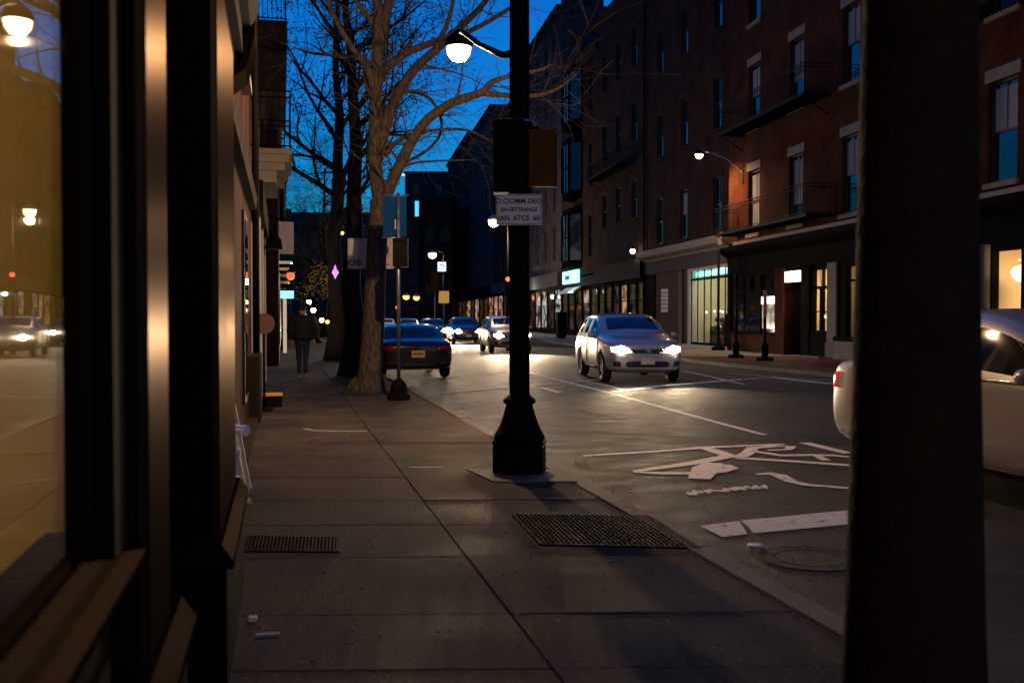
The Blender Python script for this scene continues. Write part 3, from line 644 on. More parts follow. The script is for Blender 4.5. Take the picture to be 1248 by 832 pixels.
# hanging things on the left row
t = thing('blade_sign', 'pale hanging shop sign on an iron bracket over the left pavement', 'sign', (.05, 23.2, 2.9))
P = wp(349, 290, 23.5)
MB().box(P.x-.17, P.x+.17, P.y-.03, P.y+.03, P.z-.38, P.z+.38).build('board', 'sign_pink', t, W, bevel=.01)
MB().tube([(-.62, P.y, P.z+.46), (P.x+.2, P.y, P.z+.46)], .018).build('bracket', 'blackm', t, W)
t = thing('barn_lamp', 'black bent arm lamp under the stone balcony', 'lamp', wp(333, 290, 21))
P = wp(334, 292, 21); MB().tube([(-.62, P.y, P.z+.5), (P.x, P.y, P.z+.5), (P.x+.05, P.y, P.z+.2)], .03).build('arm', 'blackm', t, W)
MB().lathe([(.19, -.2), (.15, 0), (.05, .12), (.04, .22)], P, 16).build('shade', 'blackm', t, W)
t = thing('shop_awning', 'striped lit awning with glowing bars on the left row', 'awning', wp(349, 345, 33)); P = wp(348, 332, 33)
for k in range(4):
    MB().box(-.12, P.x+.22-.03*k, P.y-.02, P.y+.3, P.z+.30-.22*k, P.z+.38-.22*k).build('light_bar', 'lit_warm' if k else 'lit_white', t, W)
MB().box(-.12, P.x+.1, P.y+.31, P.y+.8, P.z-.5, P.z+.45).build('body', 'storewood', t, W)
t = thing('blue_shop_sign', 'glowing blue projecting sign board on the left row', 'sign', wp(350, 358, 38)); P = wp(350, 359, 38)
MB().box(P.x-.24, P.x+.24, P.y-.05, P.y+.05, P.z-.14, P.z+.14).build('panel', 'blue_on', t, W); MB().box(-.12, P.x+.26, P.y-.03, P.y+.03, P.z+.16, P.z+.2).build('bracket', 'blackm', t, W)
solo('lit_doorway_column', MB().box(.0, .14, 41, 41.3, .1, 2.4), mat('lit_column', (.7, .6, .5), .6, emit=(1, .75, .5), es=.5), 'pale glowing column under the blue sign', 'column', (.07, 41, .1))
lamp_thing('lantern', 'orange paper lantern hanging over the left pavement', wp(354, 336, 30), .13, mat('orange_lantern', (.8, .2, .05), .6, emit=(1, .22, .05), es=.9))
for i, (px, py, D, r, m_, lab) in enumerate([(371, 385, 70, .16, 'white_on', 'small cold white shop lamp above the walking person'), (376.5, 368, 78, .2, 'warm_on', 'warm white round lamp right of the person, near the thin tree'), (392, 390, 66, .16, 'warm_on', 'small warm lamp low beside the thin tree'), (399, 392, 62, .13, 'orange_on', 'small orange lamp left of the third tree trunk'),
        (359, 390, 60, .16, 'orange_on', 'dull orange lamp left of the walking person'), (382, 378, 90, .24, 'warm_on', 'faint far lamp just behind the thin tree'), (417, 284, 48, .09, 'orange_on', 'small orange lamp high beside the second trunk'), (406, 308, 45, .09, 'warm_on', 'small yellow lamp hanging in the tree crown')]):
    lamp_thing('shop_lamp', lab, wp(px, py, D), r, m_, 'small lamps hung along the left pavement')
t = thing('star_lamp', 'purple star shaped lamp hanging on the third tree', 'lamp', wp(408, 333, 32)); P = wp(408.5, 332, 31.8)
m = MB(); m.lathe([(.01, .24), (.05, .1), (.11, 0), (.05, -.09), (.01, -.2)], P, 8); m.build('star', 'purple_on', t, W); MB().tube([P+Vector((0, 0, .3)), P+Vector((0, .05, .8))], .008, 4).build('cord', 'blackm', t, W)

# ================================================================== RIGHT SIDE BUILDINGS
def bframe(s_mid, off): 
    P = sw(s_mid, off); return P, math.atan2(-FU.y, -FU.x)
WPROTO = {}
def win_mesh(w_, h_):
    k = (round(w_, 2), round(h_, 2))
    if k in WPROTO: return WPROTO[k]
    f = MB(); a = w_/2; b = .07
    f.box(-a, -a+b, .10, .2, 0, h_); f.box(a-b, a, .10, .2, 0, h_); f.box(-a+b, a-b, .10, .2, 0, b); f.box(-a+b, a-b, .10, .2, h_-b, h_); f.box(-a+b, a-b, .12, .2, h_/2-.03, h_/2+.03)
    f.box(-.015, .015, .13, .2, h_/2+.03, h_-b)
    l = MB(); l.box(-a-.12, a+.12, -.03, .09, h_+.002, h_+.32)
    s = MB(); s.box(-a-.1, a+.1, -.09, .12, -.14, -.002)
    p = MB(); p.box(-a+b, a-b, .165, .175, b, h_-b)
    WPROTO[k] = (f, p, l, s); return WPROTO[k]
def building(name, label, s0, s1, H, off, wallm, cols, rows, ww=1.1, depth=9, z0=4.9, lintel='stone', extra=None, bright=()):
    P, rz = bframe((s0+s1)/2, off); t = thing(name, label, 'building', (P.x, P.y, .1), rz); sm = (s0+s1)/2
    X = lambda s: -(s-sm)
    holes = [(X(c)-ww/2, X(c)+ww/2, za-.1, zb-.1) for c in cols for za, zb in rows]
    xs = sorted({X(s1), X(s0)}|{h[0] for h in holes}|{h[1] for h in holes}); zs = sorted({z0-.1, H-.1}|{h[2] for h in holes}|{h[3] for h in holes})
    m = MB()
    for i in range(len(xs)-1):
        for j in range(len(zs)-1):
            cx, cz = (xs[i]+xs[i+1])/2, (zs[j]+zs[j+1])/2
            if any(h[0] < cx < h[1] and h[2] < cz < h[3] for h in holes): continue
            m.add([(xs[i], 0, zs[j]), (xs[i+1], 0, zs[j]), (xs[i+1], 0, zs[j+1]), (xs[i], 0, zs[j+1])], [(0, 1, 2, 3)])
    for a, b, c_, d in holes:
        m.add([(a, 0, c_), (a, .3, c_), (a, .3, d), (a, 0, d), (b, 0, c_), (b, .3, c_), (b, .3, d), (b, 0, d)], [(0, 1, 2, 3), (4, 7, 6, 5), (0, 4, 5, 1), (3, 2, 6, 7)])
    x0, x1 = X(s1), X(s0)
    m.add([(x0, 0, z0-.1), (x0, depth, z0-.1), (x0, depth, H-.1), (x0, 0, H-.1), (x1, 0, z0-.1), (x1, depth, z0-.1), (x1, depth, H-.1), (x1, 0, H-.1), (x0, .31, z0-.1), (x1, .31, z0-.1), (x0, .31, H-.1), (x1, .31, H-.1)],
          [(0, 3, 2, 1), (4, 5, 6, 7), (3, 7, 6, 2), (0, 1, 5, 4), (8, 9, 11, 10)])
    m.build('wall', wallm, t)
    c_ = MB(); prf = [(-.45, H-.25), (-.45, H-.1), (.1, H-.1), (.1, H-.75), (-.12, H-.75), (-.16, H-.5), (-.3, H-.42)]
    c_.extr(prf, x0, x1); c_.build('roof_cornice', 'stone_dark', t)
    k = 0; protos = {}
    for c in cols:
        for za, zb in rows:
            h = zb-za; key = round(h, 2)
            f, p, l, s = win_mesh(ww, h)
            lit = bright[k % len(bright)] if bright else 0
            if key not in protos:
                o = f.build('window', 'frame_b', t); pa = p.build('pane', 'glass', o); l.build('lintel', lintel, o); s.build('sill', lintel, o); protos[key] = o
            else: o = copy_tree(protos[key], t)
            o.location = (X(c), 0, za-.1)
            if lit:
                lo, hi = lit
                MB().box(-ww/2+.1, ww/2-.1, .145, .155, h*lo, h*hi).build('blind', 'curtain', o)
            k += 1
    return t, X
def B(t, X, off): pass

# ---- corner brick building with black shopfront
bl = [0, (.5, .93), 0, (.45, .93), 0, (.1, .93)]
t, X = building('corner_brick_building', 'lamp lit red brick building above the black shopfront with a fire balcony', -19.5, 8.0, 18.6, 0, 'brick', [-14.4, -10.4, -6.6, -2.65, 5.3, 1.4], [(4.95, 7.55), (9.25, 11.85), (13.55, 16.1)], 1.15, z0=4.55, lintel='stone', bright=[(.5, .93), (.5, .93), 0, 0, 0, 0, 0, 0, 0, (.5, .93), 0, 0, (.12, .93), 0, 0, (.3, .93), (.4, .93), 0])
B1 = t
def q(px, off=0): return fac(px, 400, off)[0]
def zz_(px, py, off=0): return fac(px, py, off)[1]-.1
# black shopfront woodwork
m = MB()
m.extr([(-.42, 4.25), (-.42, 4.42), (.3, 4.42), (.3, 3.3), (-.06, 3.3), (-.06, 3.95), (-.12, 4.0), (-.3, 4.12)], X(8.0), X(-19.5)); m.build('shop_cornice', 'storewood', t)
MB().extr([(-.46, 4.43), (-.46, 4.56), (.3, 4.56), (.3, 4.43)], X(6.4), X(-19.5)).build('cornice_flashing', 'cornice', t)
def seg(pxa, pxb, off=0): a, b = X(q(pxa, off)), X(q(pxb, off)); return min(a, b), max(a, b)
# wall chunks on ground floor
m = MB(); a, b = X(8.0), X(8.0)+.32
m.box(a, b, -.05, .3, 0, 3.3); m.build('shop_column', 'storewood', t)
a, b = seg(902, 945); MB().box(X(8)+.32, b, -.03, .3, 0, .72).build('brick_riser', 'brick', t); 
m = MB(); m.box(X(8)+.32, b, -.06, .25, .72, .82); m.box(X(8)+.32, X(8)+.62, 0, .25, .82, 3.3); m.box(b-.06, b, 0, .25, .82, 3.3); m.box(X(8)+.62, b-.06, 0, .25, 3.1, 3.3)
m.box(X(8)+.62, b-.06, .02, .2, 2.45, 2.52); m.box((a+b)/2+.2, (a+b)/2+.26, .02, .2, 2.52, 3.1); m.box((a+b)/2-.8, (a+b)/2-.74, .02, .2, 2.52, 3.1); m.box((a+b)/2+.2, (a+b)/2+.26, .02, .2, .82, 2.45)
wn = m.build('shop_window', 'storewood', t); MB().box(X(8)+.62, b-.06, .1, .11, .82, 3.1).build('pane', 'glass', wn)
a2, b2 = seg(927, 944); MB().box(a2, b2, .06, .09, .98, 1.95).build('display_case', litpane('case_glow', (.25, .2, .15), (.75, .62, .48), .8, 2.5), wn); MB().box(a2, b2, .02, .08, 1.96, 2.25).build('case_light', 'panel_white', wn)
a, b = seg(945, 956); MB().box(a, b, -.04, .3, 0, 3.3).build('brick_pier', 'brick', t)
# recessed first door
a, b = seg(956, 976)
m = MB(); m.box(a, b, .9, .96, 0, 3.3); d1 = m.build('side_door', 'storewood', t); MB().box(a+.35, b-.12, .88, .9, .8, 2.4).build('pane', 'lit_dim', d1); MB().tube([(b-.08, .85, 1.0), (b-.08, .83, 1.15)], .02).build('handle', 'chrome', d1)
MB().box(a-.02, a, 0, .9, 0, 3.3).build('door_reveal', 'storewood', t)
MB().box(a+.04, b-.1, -.02, .12, 2.75, 3.15).build('sign_light', 'panel_white', t)
light('AREA', 'sign_glow', sw(q(966), -.12, 2.6), 14, (1, .85, .6), .8, (0, -.1, -1))
a, b = seg(976, 986); MB().box(a, b, -.01, .3, 0, 3.3).build('shop_column', 'storewood', t)
# double door, lit
a, b = seg(986, 1008); w_ = (b-a)
m = MB(); m.box(a, b, .02, .18, 0, .95); m.box(a, a+.12, .05, .18, .95, 3.3); m.box(b-.12, b, .1, .18, .95, 3.3); m.box(a+.12, b-.12, .1, .18, 2.42, 2.52); m.box(a+.12, b-.12, .1, .18, 3.1, 3.3)
m.box((a+b)/2-.09, (a+b)/2+.09, .1, .18, .95, 2.42); m.box(a+.12, (a+b)/2-.09, .12, .17, 1.6, 1.64); m.box((a+b)/2+.09, b-.12, .12, .17, 1.6, 1.64)
dd = m.build('double_door', 'storewood', t); MB().box(a+.12, b-.12, .14, .145, .95, 3.1).build('pane', 'clear', dd); MB().tube([((a+b)/2+.04, .06, 1.1), ((a+b)/2+.04, .04, 1.2), ((a+b)/2+.04, .06, 1.35)], .015).build('handle', 'chrome', dd)
rm = MB(); rm.box(a-.8, b+.8, 2.6, 2.7, 0, 3.4); rm.box(a-.9, a-.8, .3, 2.7, 0, 3.4); rm.box(b+.8, b+.9, .3, 2.7, 0, 3.4); rm.box(a-.9, b+.9, .3, 2.7, 3.4, 3.45); rm.build('lit_hall', 'room', t)
MB().box((a+b)/2-.5, (a+b)/2+.5, 1.0, 2.0, 3.3, 3.36).build('hall_lamp', 'warmlamp', t)
fu = MB(); fu.box(a, a+.5, 1.8, 2.4, 0, 1.05); fu.box(b-.6, b-.1, 1.6, 2.4, 0, .95); fu.box(b-.45, b-.4, 1.9, 1.95, .95, 1.5); fu.box(b-.6, b-.2, 1.85, 2.0, 1.5, 1.62); fu.build('hall_furniture', 'door_brown', t)
MB().box(a, b, -.3, .3, 0, .06).build('doorstep', 'granite', t)
a, b = seg(1008, 1019); MB().box(a, b, -.02, .3, .55, 3.3).build('stone_pier', 'granite', t); MB().box(a-.03, b+.03, -.06, .3, 0, .55).build('pier_base', 'stone', t)
# large lit window right of the pier (continues behind the post)
a = X(q(1019)); b = a+3.3
MB().box(a, b, -.08, .3, 0, .62).build('granite_riser', 'granite', t)
m = MB(); m.box(a, b, -.12, .25, .62, .76); m.box(a, a+.55, .05, .25, .76, 3.3); m.box(b-.2, b, .05, .25, .76, 3.3); m.box(a+.55, b-.2, .05, .25, 3.12, 3.3); m.box(a+.55, b-.2, .05, .2, 2.6, 2.68)
m.box(a+2.0, a+2.06, .05, .2, .76, 2.6)
wn = m.build('shop_window', 'storewood', t); MB().box(a+.55, b-.2, .12, .125, .76, 3.12).build('pane', 'clear', wn)
rm = MB(); rm.box(a, b, 2.4, 2.5, 0, 3.4); rm.box(b, b+.1, .3, 2.5, 0, 3.4); rm.box(a, b, .3, 2.5, 3.35, 3.45); rm.box(a-.05, a, .3, 2.5, 0, 3.4); rm.build('lit_room', 'room', t)
MB().box(a+1, a+2, 1, 1.2, 3.25, 3.3).build('room_lamp', mat('dim_room_lamp', (1, .9, .7), .5, emit=(1, .68, .34), es=20), t)
m = MB(); rr = random.Random(2)
for k in range(6):
    p = Vector((a+.7+k*.45, .9+rr.random()*.5, .9)); m.lathe([(.12, 0), (.16, .12), (.04, .2), (.12, .35), (.02, .5)], p, 10)
m.box(a+.4, b-.3, .7, 1.7, 0, .9); m.build('display_pots', 'iron', t)
m = MB(); m.box(b, X(-7.9), 0, .3, 0, 3.3); m.build('wall_panel', 'storewood', t)
# second lit shop window beyond the post
a = X(-8.2); bb_ = X(-13.2)
m = MB(); m.box(X(-7.9), a+1.55, -.03, .3, 0, 3.3) ; m.build('shop_column', 'lilac', t)
a = X(q(1206)); 
m = MB(); m.box(a, bb_, -.04, .3, 0, .7); m.box(a, a+.08, 0, .2, .7, 3.3); m.box(a+1.2, a+1.28, 0, .2, .7, 3.3); m.box(a+2.5, a+2.58, 0, .2, .7, 3.3); m.box(a+.08, bb_, 0, .2, 3.1, 3.3)
wn = m.build('shop_window', 'storewood', t); MB().box(a+.08, bb_, .12, .125, .7, 3.1).build('pane', 'clear', wn)
rm = MB(); rm.box(a-.6, bb_+2, 2.4, 2.5, 0, 3.4); rm.box(a-.7, a-.6, .3, 2.5, 0, 3.4); rm.box(bb_+2, bb_+2.1, .3, 2.5, 0, 3.4); rm.box(a-.7, bb_+2, .3, 2.5, 3.35, 3.45); rm.build('lit_room', 'room', t)
T3 = Matrix.Translation((a+.35, .8, 2.55)); gl = MB(); gl.lathe([(.05, -.26), (.24, -.22), (.36, -.08), (.38, .04), (.3, .16), (.12, .22)], n=20, T=T3); gl.build('globe_lamp', 'globe', t)
MB().box(a+1.0, a+2.4, 1.0, 2.0, 3.25, 3.3).build('room_lamp', 'warmlamp', t)
m = MB(); m.tube([(a+.95, 1.5, .9), (a+.95, 1.5, 2.0)], .03); m.box(a+.7, a+1.3, 1.45, 1.55, 2.0, 2.12); m.box(a+.4, a+2.0, 1.3, 1.9, 0, .9); m.build('room_fittings', 'door_brown', t)
MB().box(bb_, X(-19.5), 0, .3, 0, 3.3).build('wall_panel', 'storewood', t)
MB().box(X(8.0)+.1, X(-19.5)-.1, 2.75, 9, .0, 4.4).build('back_wall', 'fardark', t)
MB().box(X(8), X(8)+.1, .3, 9, 0, 4.45).build('side_wall', 'brick', t)
MB().box(X(8), X(8)+6.2, .3, .4, 0, 0.01)
# fire balconies
def fire_balcony(t, xa, xb, z, out, hr=1.05, brk=True):
    o = MB()
    o.box(xa, xb, -out, -out+.05, z, z+.08); o.box(xa, xb, -.06, -.01, z, z+.08); o.box(xa, xa+.05, -out+.05, -.06, z, z+.08); o.box(xb-.05, xb, -out+.05, -.06, z, z+.08)
    k = int((xb-xa)/.14)
    for i in range(1, k): x = xa+(xb-xa)*i/k; o.box(x-.012, x+.012, -out+.05, -.06, z+.02, z+.05)
    o = o.build('fire_balcony', 'blackm', t)
    r = MB(); railing(r, (xa+.02, -out+.02, z+.08), (xb-.02, -out+.02, z+.08), 0, hr, int((xb-xa)/.15), .011); railing(r, (xa+.02, -out+.02, z+.08), (xa+.02, -.02, z+.08), 0, hr, 7, .011); railing(r, (xb-.02, -out+.02, z+.08), (xb-.02, -.02, z+.08), 0, hr, 7, .011)
    for x in (xa+.1, xb-.1): r.tube([(x, -out+.1, z), (x, -out*.5, z-.25), (x, 0, z-.6)], .02, 5)
    r.build('railing', 'blackm', o)
fire_balcony(t, X(7.0), X(-1.6), 4.85, 1.05)
fire_balcony(t, X(6.6), X(-1.2), 9.0, 1.05)
fire_balcony(t, X(-9.0), X(-13), 7.9+1.2, 1.0)
MB().tube([(X(8)+.12, -.5, 4.3), (X(8)+.12, -.5, .1)], .06, 10).build('downpipe', 'blackm', t)
MB().lathe([(.3, .0), (.3, .12), (.14, .2), (.1, .5), (.07, .55)], (X(8)+.12, -.5, 0), 14).build('pipe_foot', 'blackm', t)
MB().box(X(8)-.02, X(8)+.5, -.5, .05, 4.57, 5.1).build('corner_block', 'stone', t)

# ---- grey shop with the lit gate
O2 = 1.8
t, X = building('grey_shop_building', 'tall brick house above the grey shop with the tall gated lit window', 8.01, 26.3, 22.2, O2, 'brick_mid', [14.1, 19.1, 23.4], [(5.85, 8.55), (10.9, 13.5), (15.85, 18.4)], 1.15, lintel='stone_dark', bright=[0, 0, 0, (.5, .93), 0, 0, 0])
def seg2(pxa, pxb): a, b = X(fac(pxa, 400, O2)[0]), X(fac(pxb, 400, O2)[0]); return min(a, b), max(a, b)
MB().extr([(-.55, 5.05), (-.6, 5.2), (-.6, 5.42), (.3, 5.42), (.3, 4.8), (-.1, 4.8), (-.16, 4.9), (-.35, 4.97)], X(26.3), X(8.01)).build('shop_cornice', 'cornice', t)
MB().box(X(26.3), X(8.01), -.08, .3, 4.05, 4.8).build('fascia', 'lilac', t)
a0 = X(26.3); a, b = seg2(799, 828); MB().box(a0, a, -.05, .3, 0, 4.05).build('shop_column', 'storewood', t)
pn = MB().box(a, b, .0, .3, 0, 4.05).build('panelled_wall', 'red_panel', t)
a3, b3 = seg2(806, 814); MB().box(a3, b3, -.015, -.002, 1.75, 3.1).build('poster', 'sign_pink', t)
m = MB()
for k, z in enumerate((2.9, 2.7, 2.45, 2.25, 2.0)): m.box(a3+.12, b3-.15-.1*(k % 2), -.018, -.0155, z-.06, z)
m.build('poster_print', 'ink', t)
a, b = seg2(828, 839); d_ = MB().box(a+.06, b, .12, .2, 0, 4.05).build('door', 'door_brown', t); MB().box(a, a+.06, -.05, .3, 0, 4.05).build('door_frame', 'stone', t); MB().tube([(b-.2, .06, 1.0), (b-.2, .06, 1.2)], .03).build('handle', 'chrome', d_)
a, b = seg2(839, 892)
m = MB(); m.box(a, a+.35, -.06, .3, 0, 4.05); m.box(a+.35, b, -.06, .3, 3.92, 4.05); m.build('white_surround', 'frame_w', t)
m = MB(); m.box(a+.35, b, .0, .2, 0, .12); m.box(a+.35, b, .02, .2, 3.4, 3.5)
n_ = 6
for k in range(n_+1): x = a+.35+(b-a-.35)*k/n_; m.box(x-.028, x+.028, .02, .07, .12, 3.92)
m.box(b-.95, b-.02, .0, .1, .12, 1.6)
wn = m.build('gated_window', 'storewood', t); MB().box(a+.35, b, .22, .225, .12, 3.92).build('pane', 'clear', wn)
rm = MB(); rm.box(a, b+1, 2.6, 2.7, 0, 4.1); rm.box(a-.1, a, .3, 2.7, 0, 4.1); rm.box(b+1, b+1.1, .3, 2.7, 0, 4.1); rm.box(a, b+1, .3, 2.7, 4.0, 4.05); rm.build('lit_room', 'room', t)
MB().box(a+.3, b+.6, .3, .42, 3.62, 3.86).build('strip_lamp', 'cyanlamp', t); MB().box(a+1, b-.5, 1.2, 1.7, 3.9, 3.95).build('room_lamp', mat('pale_room_lamp', (1, 1, .9), .5, emit=(.95, .98, .78), es=13), t)
m = MB(); rr = random.Random(11)
for k in range(7):
    x = a+.6+k*.75; m.box(x, x+.5, 1.0, 1.6, 0, .75+rr.random()*.5); m.lathe([(.1, 0), (.14, .15), (.03, .25)], (x+.25, 1.3, 1.2), 10)
m.build('room_furniture', 'door_brown', t)
m = MB()
for k in range(8): m.lathe([(.02, -.07), (.08, 0), (.02, .07)], (a+.6+k*.65, .8+.2*(k % 3), 1.72+.04*(k % 2)), 8)
m.build('string_lights', 'panel_white', t)
MB().box(X(26.2), X(8.1), 2.8, 9, 0, 4.8).build('back_wall', 'fardark', t)
MB().tube([(X(26.3)+.1, -.12, .1), (X(26.3)+.1, -.12, 22)], .07, 8).build('downpipe', 'blackm', t)

# ---- dark restaurant front
def shop(t, X, s0, s1, items, fascia_m, fz=(3.9, 5.0), off=O2, pierm='storewood'):
    MB().box(X(s1), X(s0), -.35, .3, fz[0], fz[1]).build('fascia', fascia_m, t)
    MB().box(X(s1), X(s0), .6, .7, 0, fz[0]).build('shop_back', 'storewood', t)
    MB().box(X(s1), X(s0), -.02, .3, 0, .5).build('stall_riser', pierm, t)
    n = len(items); w_ = (s1-s0)/n
    for k, it in enumerate(items):
        xa, xb = X(s1)+k*w_, X(s1)+(k+1)*w_
        m = MB(); m.box(xa, xa+.25, -.04, .3, .5, fz[0]); m.box(xb-.12, xb, -.02, .3, .5, fz[0]); m.box(xa+.25, xb-.12, 0, .2, fz[0]-.3, fz[0]); m.box(xa+.25, xb-.12, .02, .2, 2.5, 2.56)
        o = m.build('shop_window', pierm, t); MB().box(xa+.25, xb-.12, .12, .14, .5, fz[0]-.3).build('pane', it, o)
t, X = building('dark_house', 'dark tall house over the black shopfront with the bracket lamp', 26.31, 38.2, 23.0, O2, 'brick_dark', [28.8, 32.6, 36.3], [(7.9, 10.4), (12.75, 15.3), (17.6, 20.3)], 1.2, lintel='stone_dark')
shop(t, X, 26.31, 38.2, ['lit_dim', 'lit_dim', 'lit_dim', 'lit_warm', 'lit_dim', 'lit_dim'], 'black', (3.9, 5.1))
fire_balcony(t, X(37.5), X(29), 11.3, 1.1)
lp = fac(772, 306, O2-.5); P = sw(lp[0], O2-.55, lp[1])
tt = lamp_thing('bracket_lamp', 'small bright lamp at the end of the black shop fascia', P, .17, 'warm_on', cat='lamp'); light('POINT', 'bracket_glow', P-Vector((0, 0, .3)), 30, (1, .75, .45), .1)
t, X = building('bay_window_house', 'narrow dark house with stacked bay windows above the cyan lit sign', 38.21, 51, 21.8, O2, 'brick_dark', [40.6, 48.9], [(6.2, 9.4), (11.6, 14.8), (17.2, 20.3)], 1.0, lintel='stone_dark')
for z0, z1 in ((6.0, 9.6), (11.5, 15.2), (17.1, 20.8)):
    m = MB(); xa, xb = X(46.9), X(43.1)
    pl = [(xa, 0), (xa+.7, -.95), (xb-.7, -.95), (xb, 0)]
    m.prism(pl, z0-.6, z0); m.prism(pl, z1, z1+.5)
    for x, y in pl: m.box(x-.1, x+.1, y-.1, y+.1, z0, z1)
    m.box((xa+xb)/2-.06, (xa+xb)/2+.06, -1.0, -.9, z0, z1); m.box(xa+.7, xb-.7, -.99, -.92, (z0+z1)/2-.05, (z0+z1)/2+.05)
    bwin = m.build('bay_window', 'storewood', t)
    g = MB()
    for (x0_, y0_), (x1_, y1_) in zip(pl[:-1], pl[1:]): g.add([(x0_, y0_+.02, z0), (x1_, y1_+.02, z0), (x1_, y1_+.02, z1), (x0_, y0_+.02, z1)], [(0, 1, 2, 3)])
    g.build('pane', 'glass' if z0 > 7 else litpane('bookshelf_window', (.004, .005, .007), (.05, .055, .055), .6, .9), bwin)
shop(t, X, 38.21, 51, ['lit_dim', 'lit_dim', 'lit_dim', 'lit_pink', 'lit_dim'], 'black', (3.9, 4.6))
a, b = sorted((X(fac(687, 330, O2-.5)[0]), X(fac(705, 330, O2-.5)[0])))
MB().box(a, b, -.6, -.4, 4.2, 5.2).build('lit_sign', 'panel_cyan', t)
MB().box(a+1.0, a+2.6, -.615, -.602, 4.5, 4.85).build('sign_mark', mat('sign_mark_teal', (.05, .2, .22), .5, emit=(.02, .25, .28), es=.5), t)
MB().extr([(-.9, 3.5), (-.3, 3.9), (-.3, 3.75), (-.9, 3.38)], a, b).build('awning', 'sign_pink', t)
light('POINT', 'shop_sign_glow', sw(43.5, O2-1.2, 3.6), 60, (.7, 1, .95), .15)
t, X = building('pale_tall_house', 'taller pale house with a chimney stack above white lit shops', 51.01, 76, 28.5, O2, 'brick_pale', [54, 58, 62, 66, 70, 74], [(6.8, 9.2), (11.2, 13.6), (15.6, 18), (20, 22.4), (24, 26.2)], 1.1, lintel='stone_dark')
shop(t, X, 51.01, 76, ['lit_white', 'lit_dim', 'lit_white', 'lit_dim', 'lit_pink', 'lit_white', 'lit_dim', 'lit_white'], 'lilac', (4.2, 5.4))
MB().box(X(58)-.2, X(52), 1.5, 4, 28.4, 33).build('chimney', 'brick_pale', t); MB().box(X(58)-.5, X(52)+.3, 1.2, 4.3, 33, 33.5).build('chimney_cap', 'stone_dark', t)
light('POINT', 'shops_glow', sw(62, O2-1.4, 3.6), 260, (.95, 1, .92), .15)
for k, (s0, s1, H, wm, lab, items) in enumerate([(76.01, 92, 25.6, 'brick_mid', 'brown house with the pink lit shop window, behind the lamp post', ['lit_pink', 'lit_pink', 'lit_dim', 'lit_pink']),
        (92.01, 116, 28.6, 'brick_pale', 'mid distance flat roofed house left of the lamp post', ['lit_dim', 'lit_pink', 'lit_dim', 'lit_dim', 'lit_warm']), (116.01, 150, 29.6, 'brick_dark', 'farthest tall house at the end of the right row', ['lit_dim', 'lit_warm', 'lit_dim', 'lit_dim', 'lit_dim', 'lit_warm'])]):
    cols = []; s = s0+2
    while s < s1-1: cols.append(s); s += 4
    t, X = building('far_house', lab, s0, s1, H, O2, wm, cols, [(7, 9.4), (11.6, 14), (16.2, 18.6), (20.6, 23)], 1.2, lintel='stone_dark'); shop(t, X, s0, s1, items, 'lilac' if k == 0 else 'storewood', (4.4, 5.6))
# closing the street: low dark blocks and a far wide one
for k, (pa, pb, D, yt, lab, m_) in enumerate([(494, 549, 190, 213, 'flat topped dark block closing the street with a cyan light strip', 'fardark'), (455, 512, 160, 268, 'low dark roof at the street end behind the sign post', 'brick_pale'), (515, 552, 150, 248, 'stepped dark house at the end of the right row', 'brick_dark'), (340, 470, 230, 262, 'wide low dark block behind the far left trees', 'fardark')]):
    A = wp(pa, 400, D); Bp = wp(pb, 400, D); zt = wp(pa, yt, D).z; u = (Bp-A); u.z = 0; L_ = u.length; u.normalize(); c = (A+Bp)/2
    rz = math.atan2(u.y, u.x); t = thing('end_block', lab, 'building', (c.x, c.y, 0), rz)
    MB().box(-L_/2, L_/2, 0, 14, 0, zt).build('wall', m_, t); MB().box(-L_/2-.2, L_/2+.2, -.3, 14.2, zt+.01, zt+.5).build('parapet', 'stone_dark', t)
    nw = max(2, int(L_/3)); p0 = None
    for i in range(nw):
        for j in range(max(1, int(zt/4)-1)):
            x = -L_/2+(i+.5)*L_/nw; z = 5+j*4
            if z > zt-2: continue
            if p0 is None:
                p0 = MB().box(-.6, .6, -.06, -.01, 0, 2).build('window', 'frame_b', t); MB().box(-.5, .5, -.08, -.062, .1, 1.9).build('pane', 'glass', p0); o = p0
            else: o = copy_tree(p0, t)
            o.location = (x, 0, z)
    if k == 0:
        P = wp(508, 258, D-.5); MB().box(P.x-.35, P.x+.35, P.y-.2, P.y, P.z-2.0, P.z+2.0).build('light_strip', mat('cyan_strip', (.1, .7, .9), .4, emit=(.1, .65, 1), es=1.2, sample=False), t, W)
        P = wp(492, 213, D-.5); MB().box(P.x-.9, P.x+.9, P.y-.2, P.y, P.z-.2, P.z+.2).build('roof_light', mat('roof_cyan', (.3, .8, .9), .4, emit=(.3, .8, 1), es=1.5, sample=False), t, W)

# ================================================================== LAMPS
# main lamp post
pb = G(633, 576); PX, PY = pb.x, pb.y
t = thing('lamp_post', 'tall black fluted lamp post with a flared base standing by the kerb', 'lamp post', (PX, PY, .1))
MB().lathe([(.245, .1), (.245, .34), (.235, .355), (.25, .365), (.25, .385), (.232, .40)], (PX, PY, 0), 8, smooth=False, T=None).build('plinth', 'blackm', t, W)
MB().lathe([(.228, .40), (.232, .43), (.215, .46), (.19, .50), (.165, .56), (.145, .62), (.125, .69), (.118, .72)], (PX, PY, 0), 16, smooth=True).build('flared_base', 'blackm', t, W)
MB().lathe([(.118, .715), (.14, .725), (.145, .745), (.138, .765), (.11, .78), (.1, .80)], (PX, PY, 0), 24).build('collar', 'blackm', t, W)
MB().lathe([(.092, .79), (.09, 3.0), (.086, 6.2), (.07, 6.3), (.02, 6.5)], (PX, PY, 0), 32, flute=.1, smooth=False).build('shaft', 'blackm', t, W)
LP = wp(559, 60, 12.5)
zA = 3.84
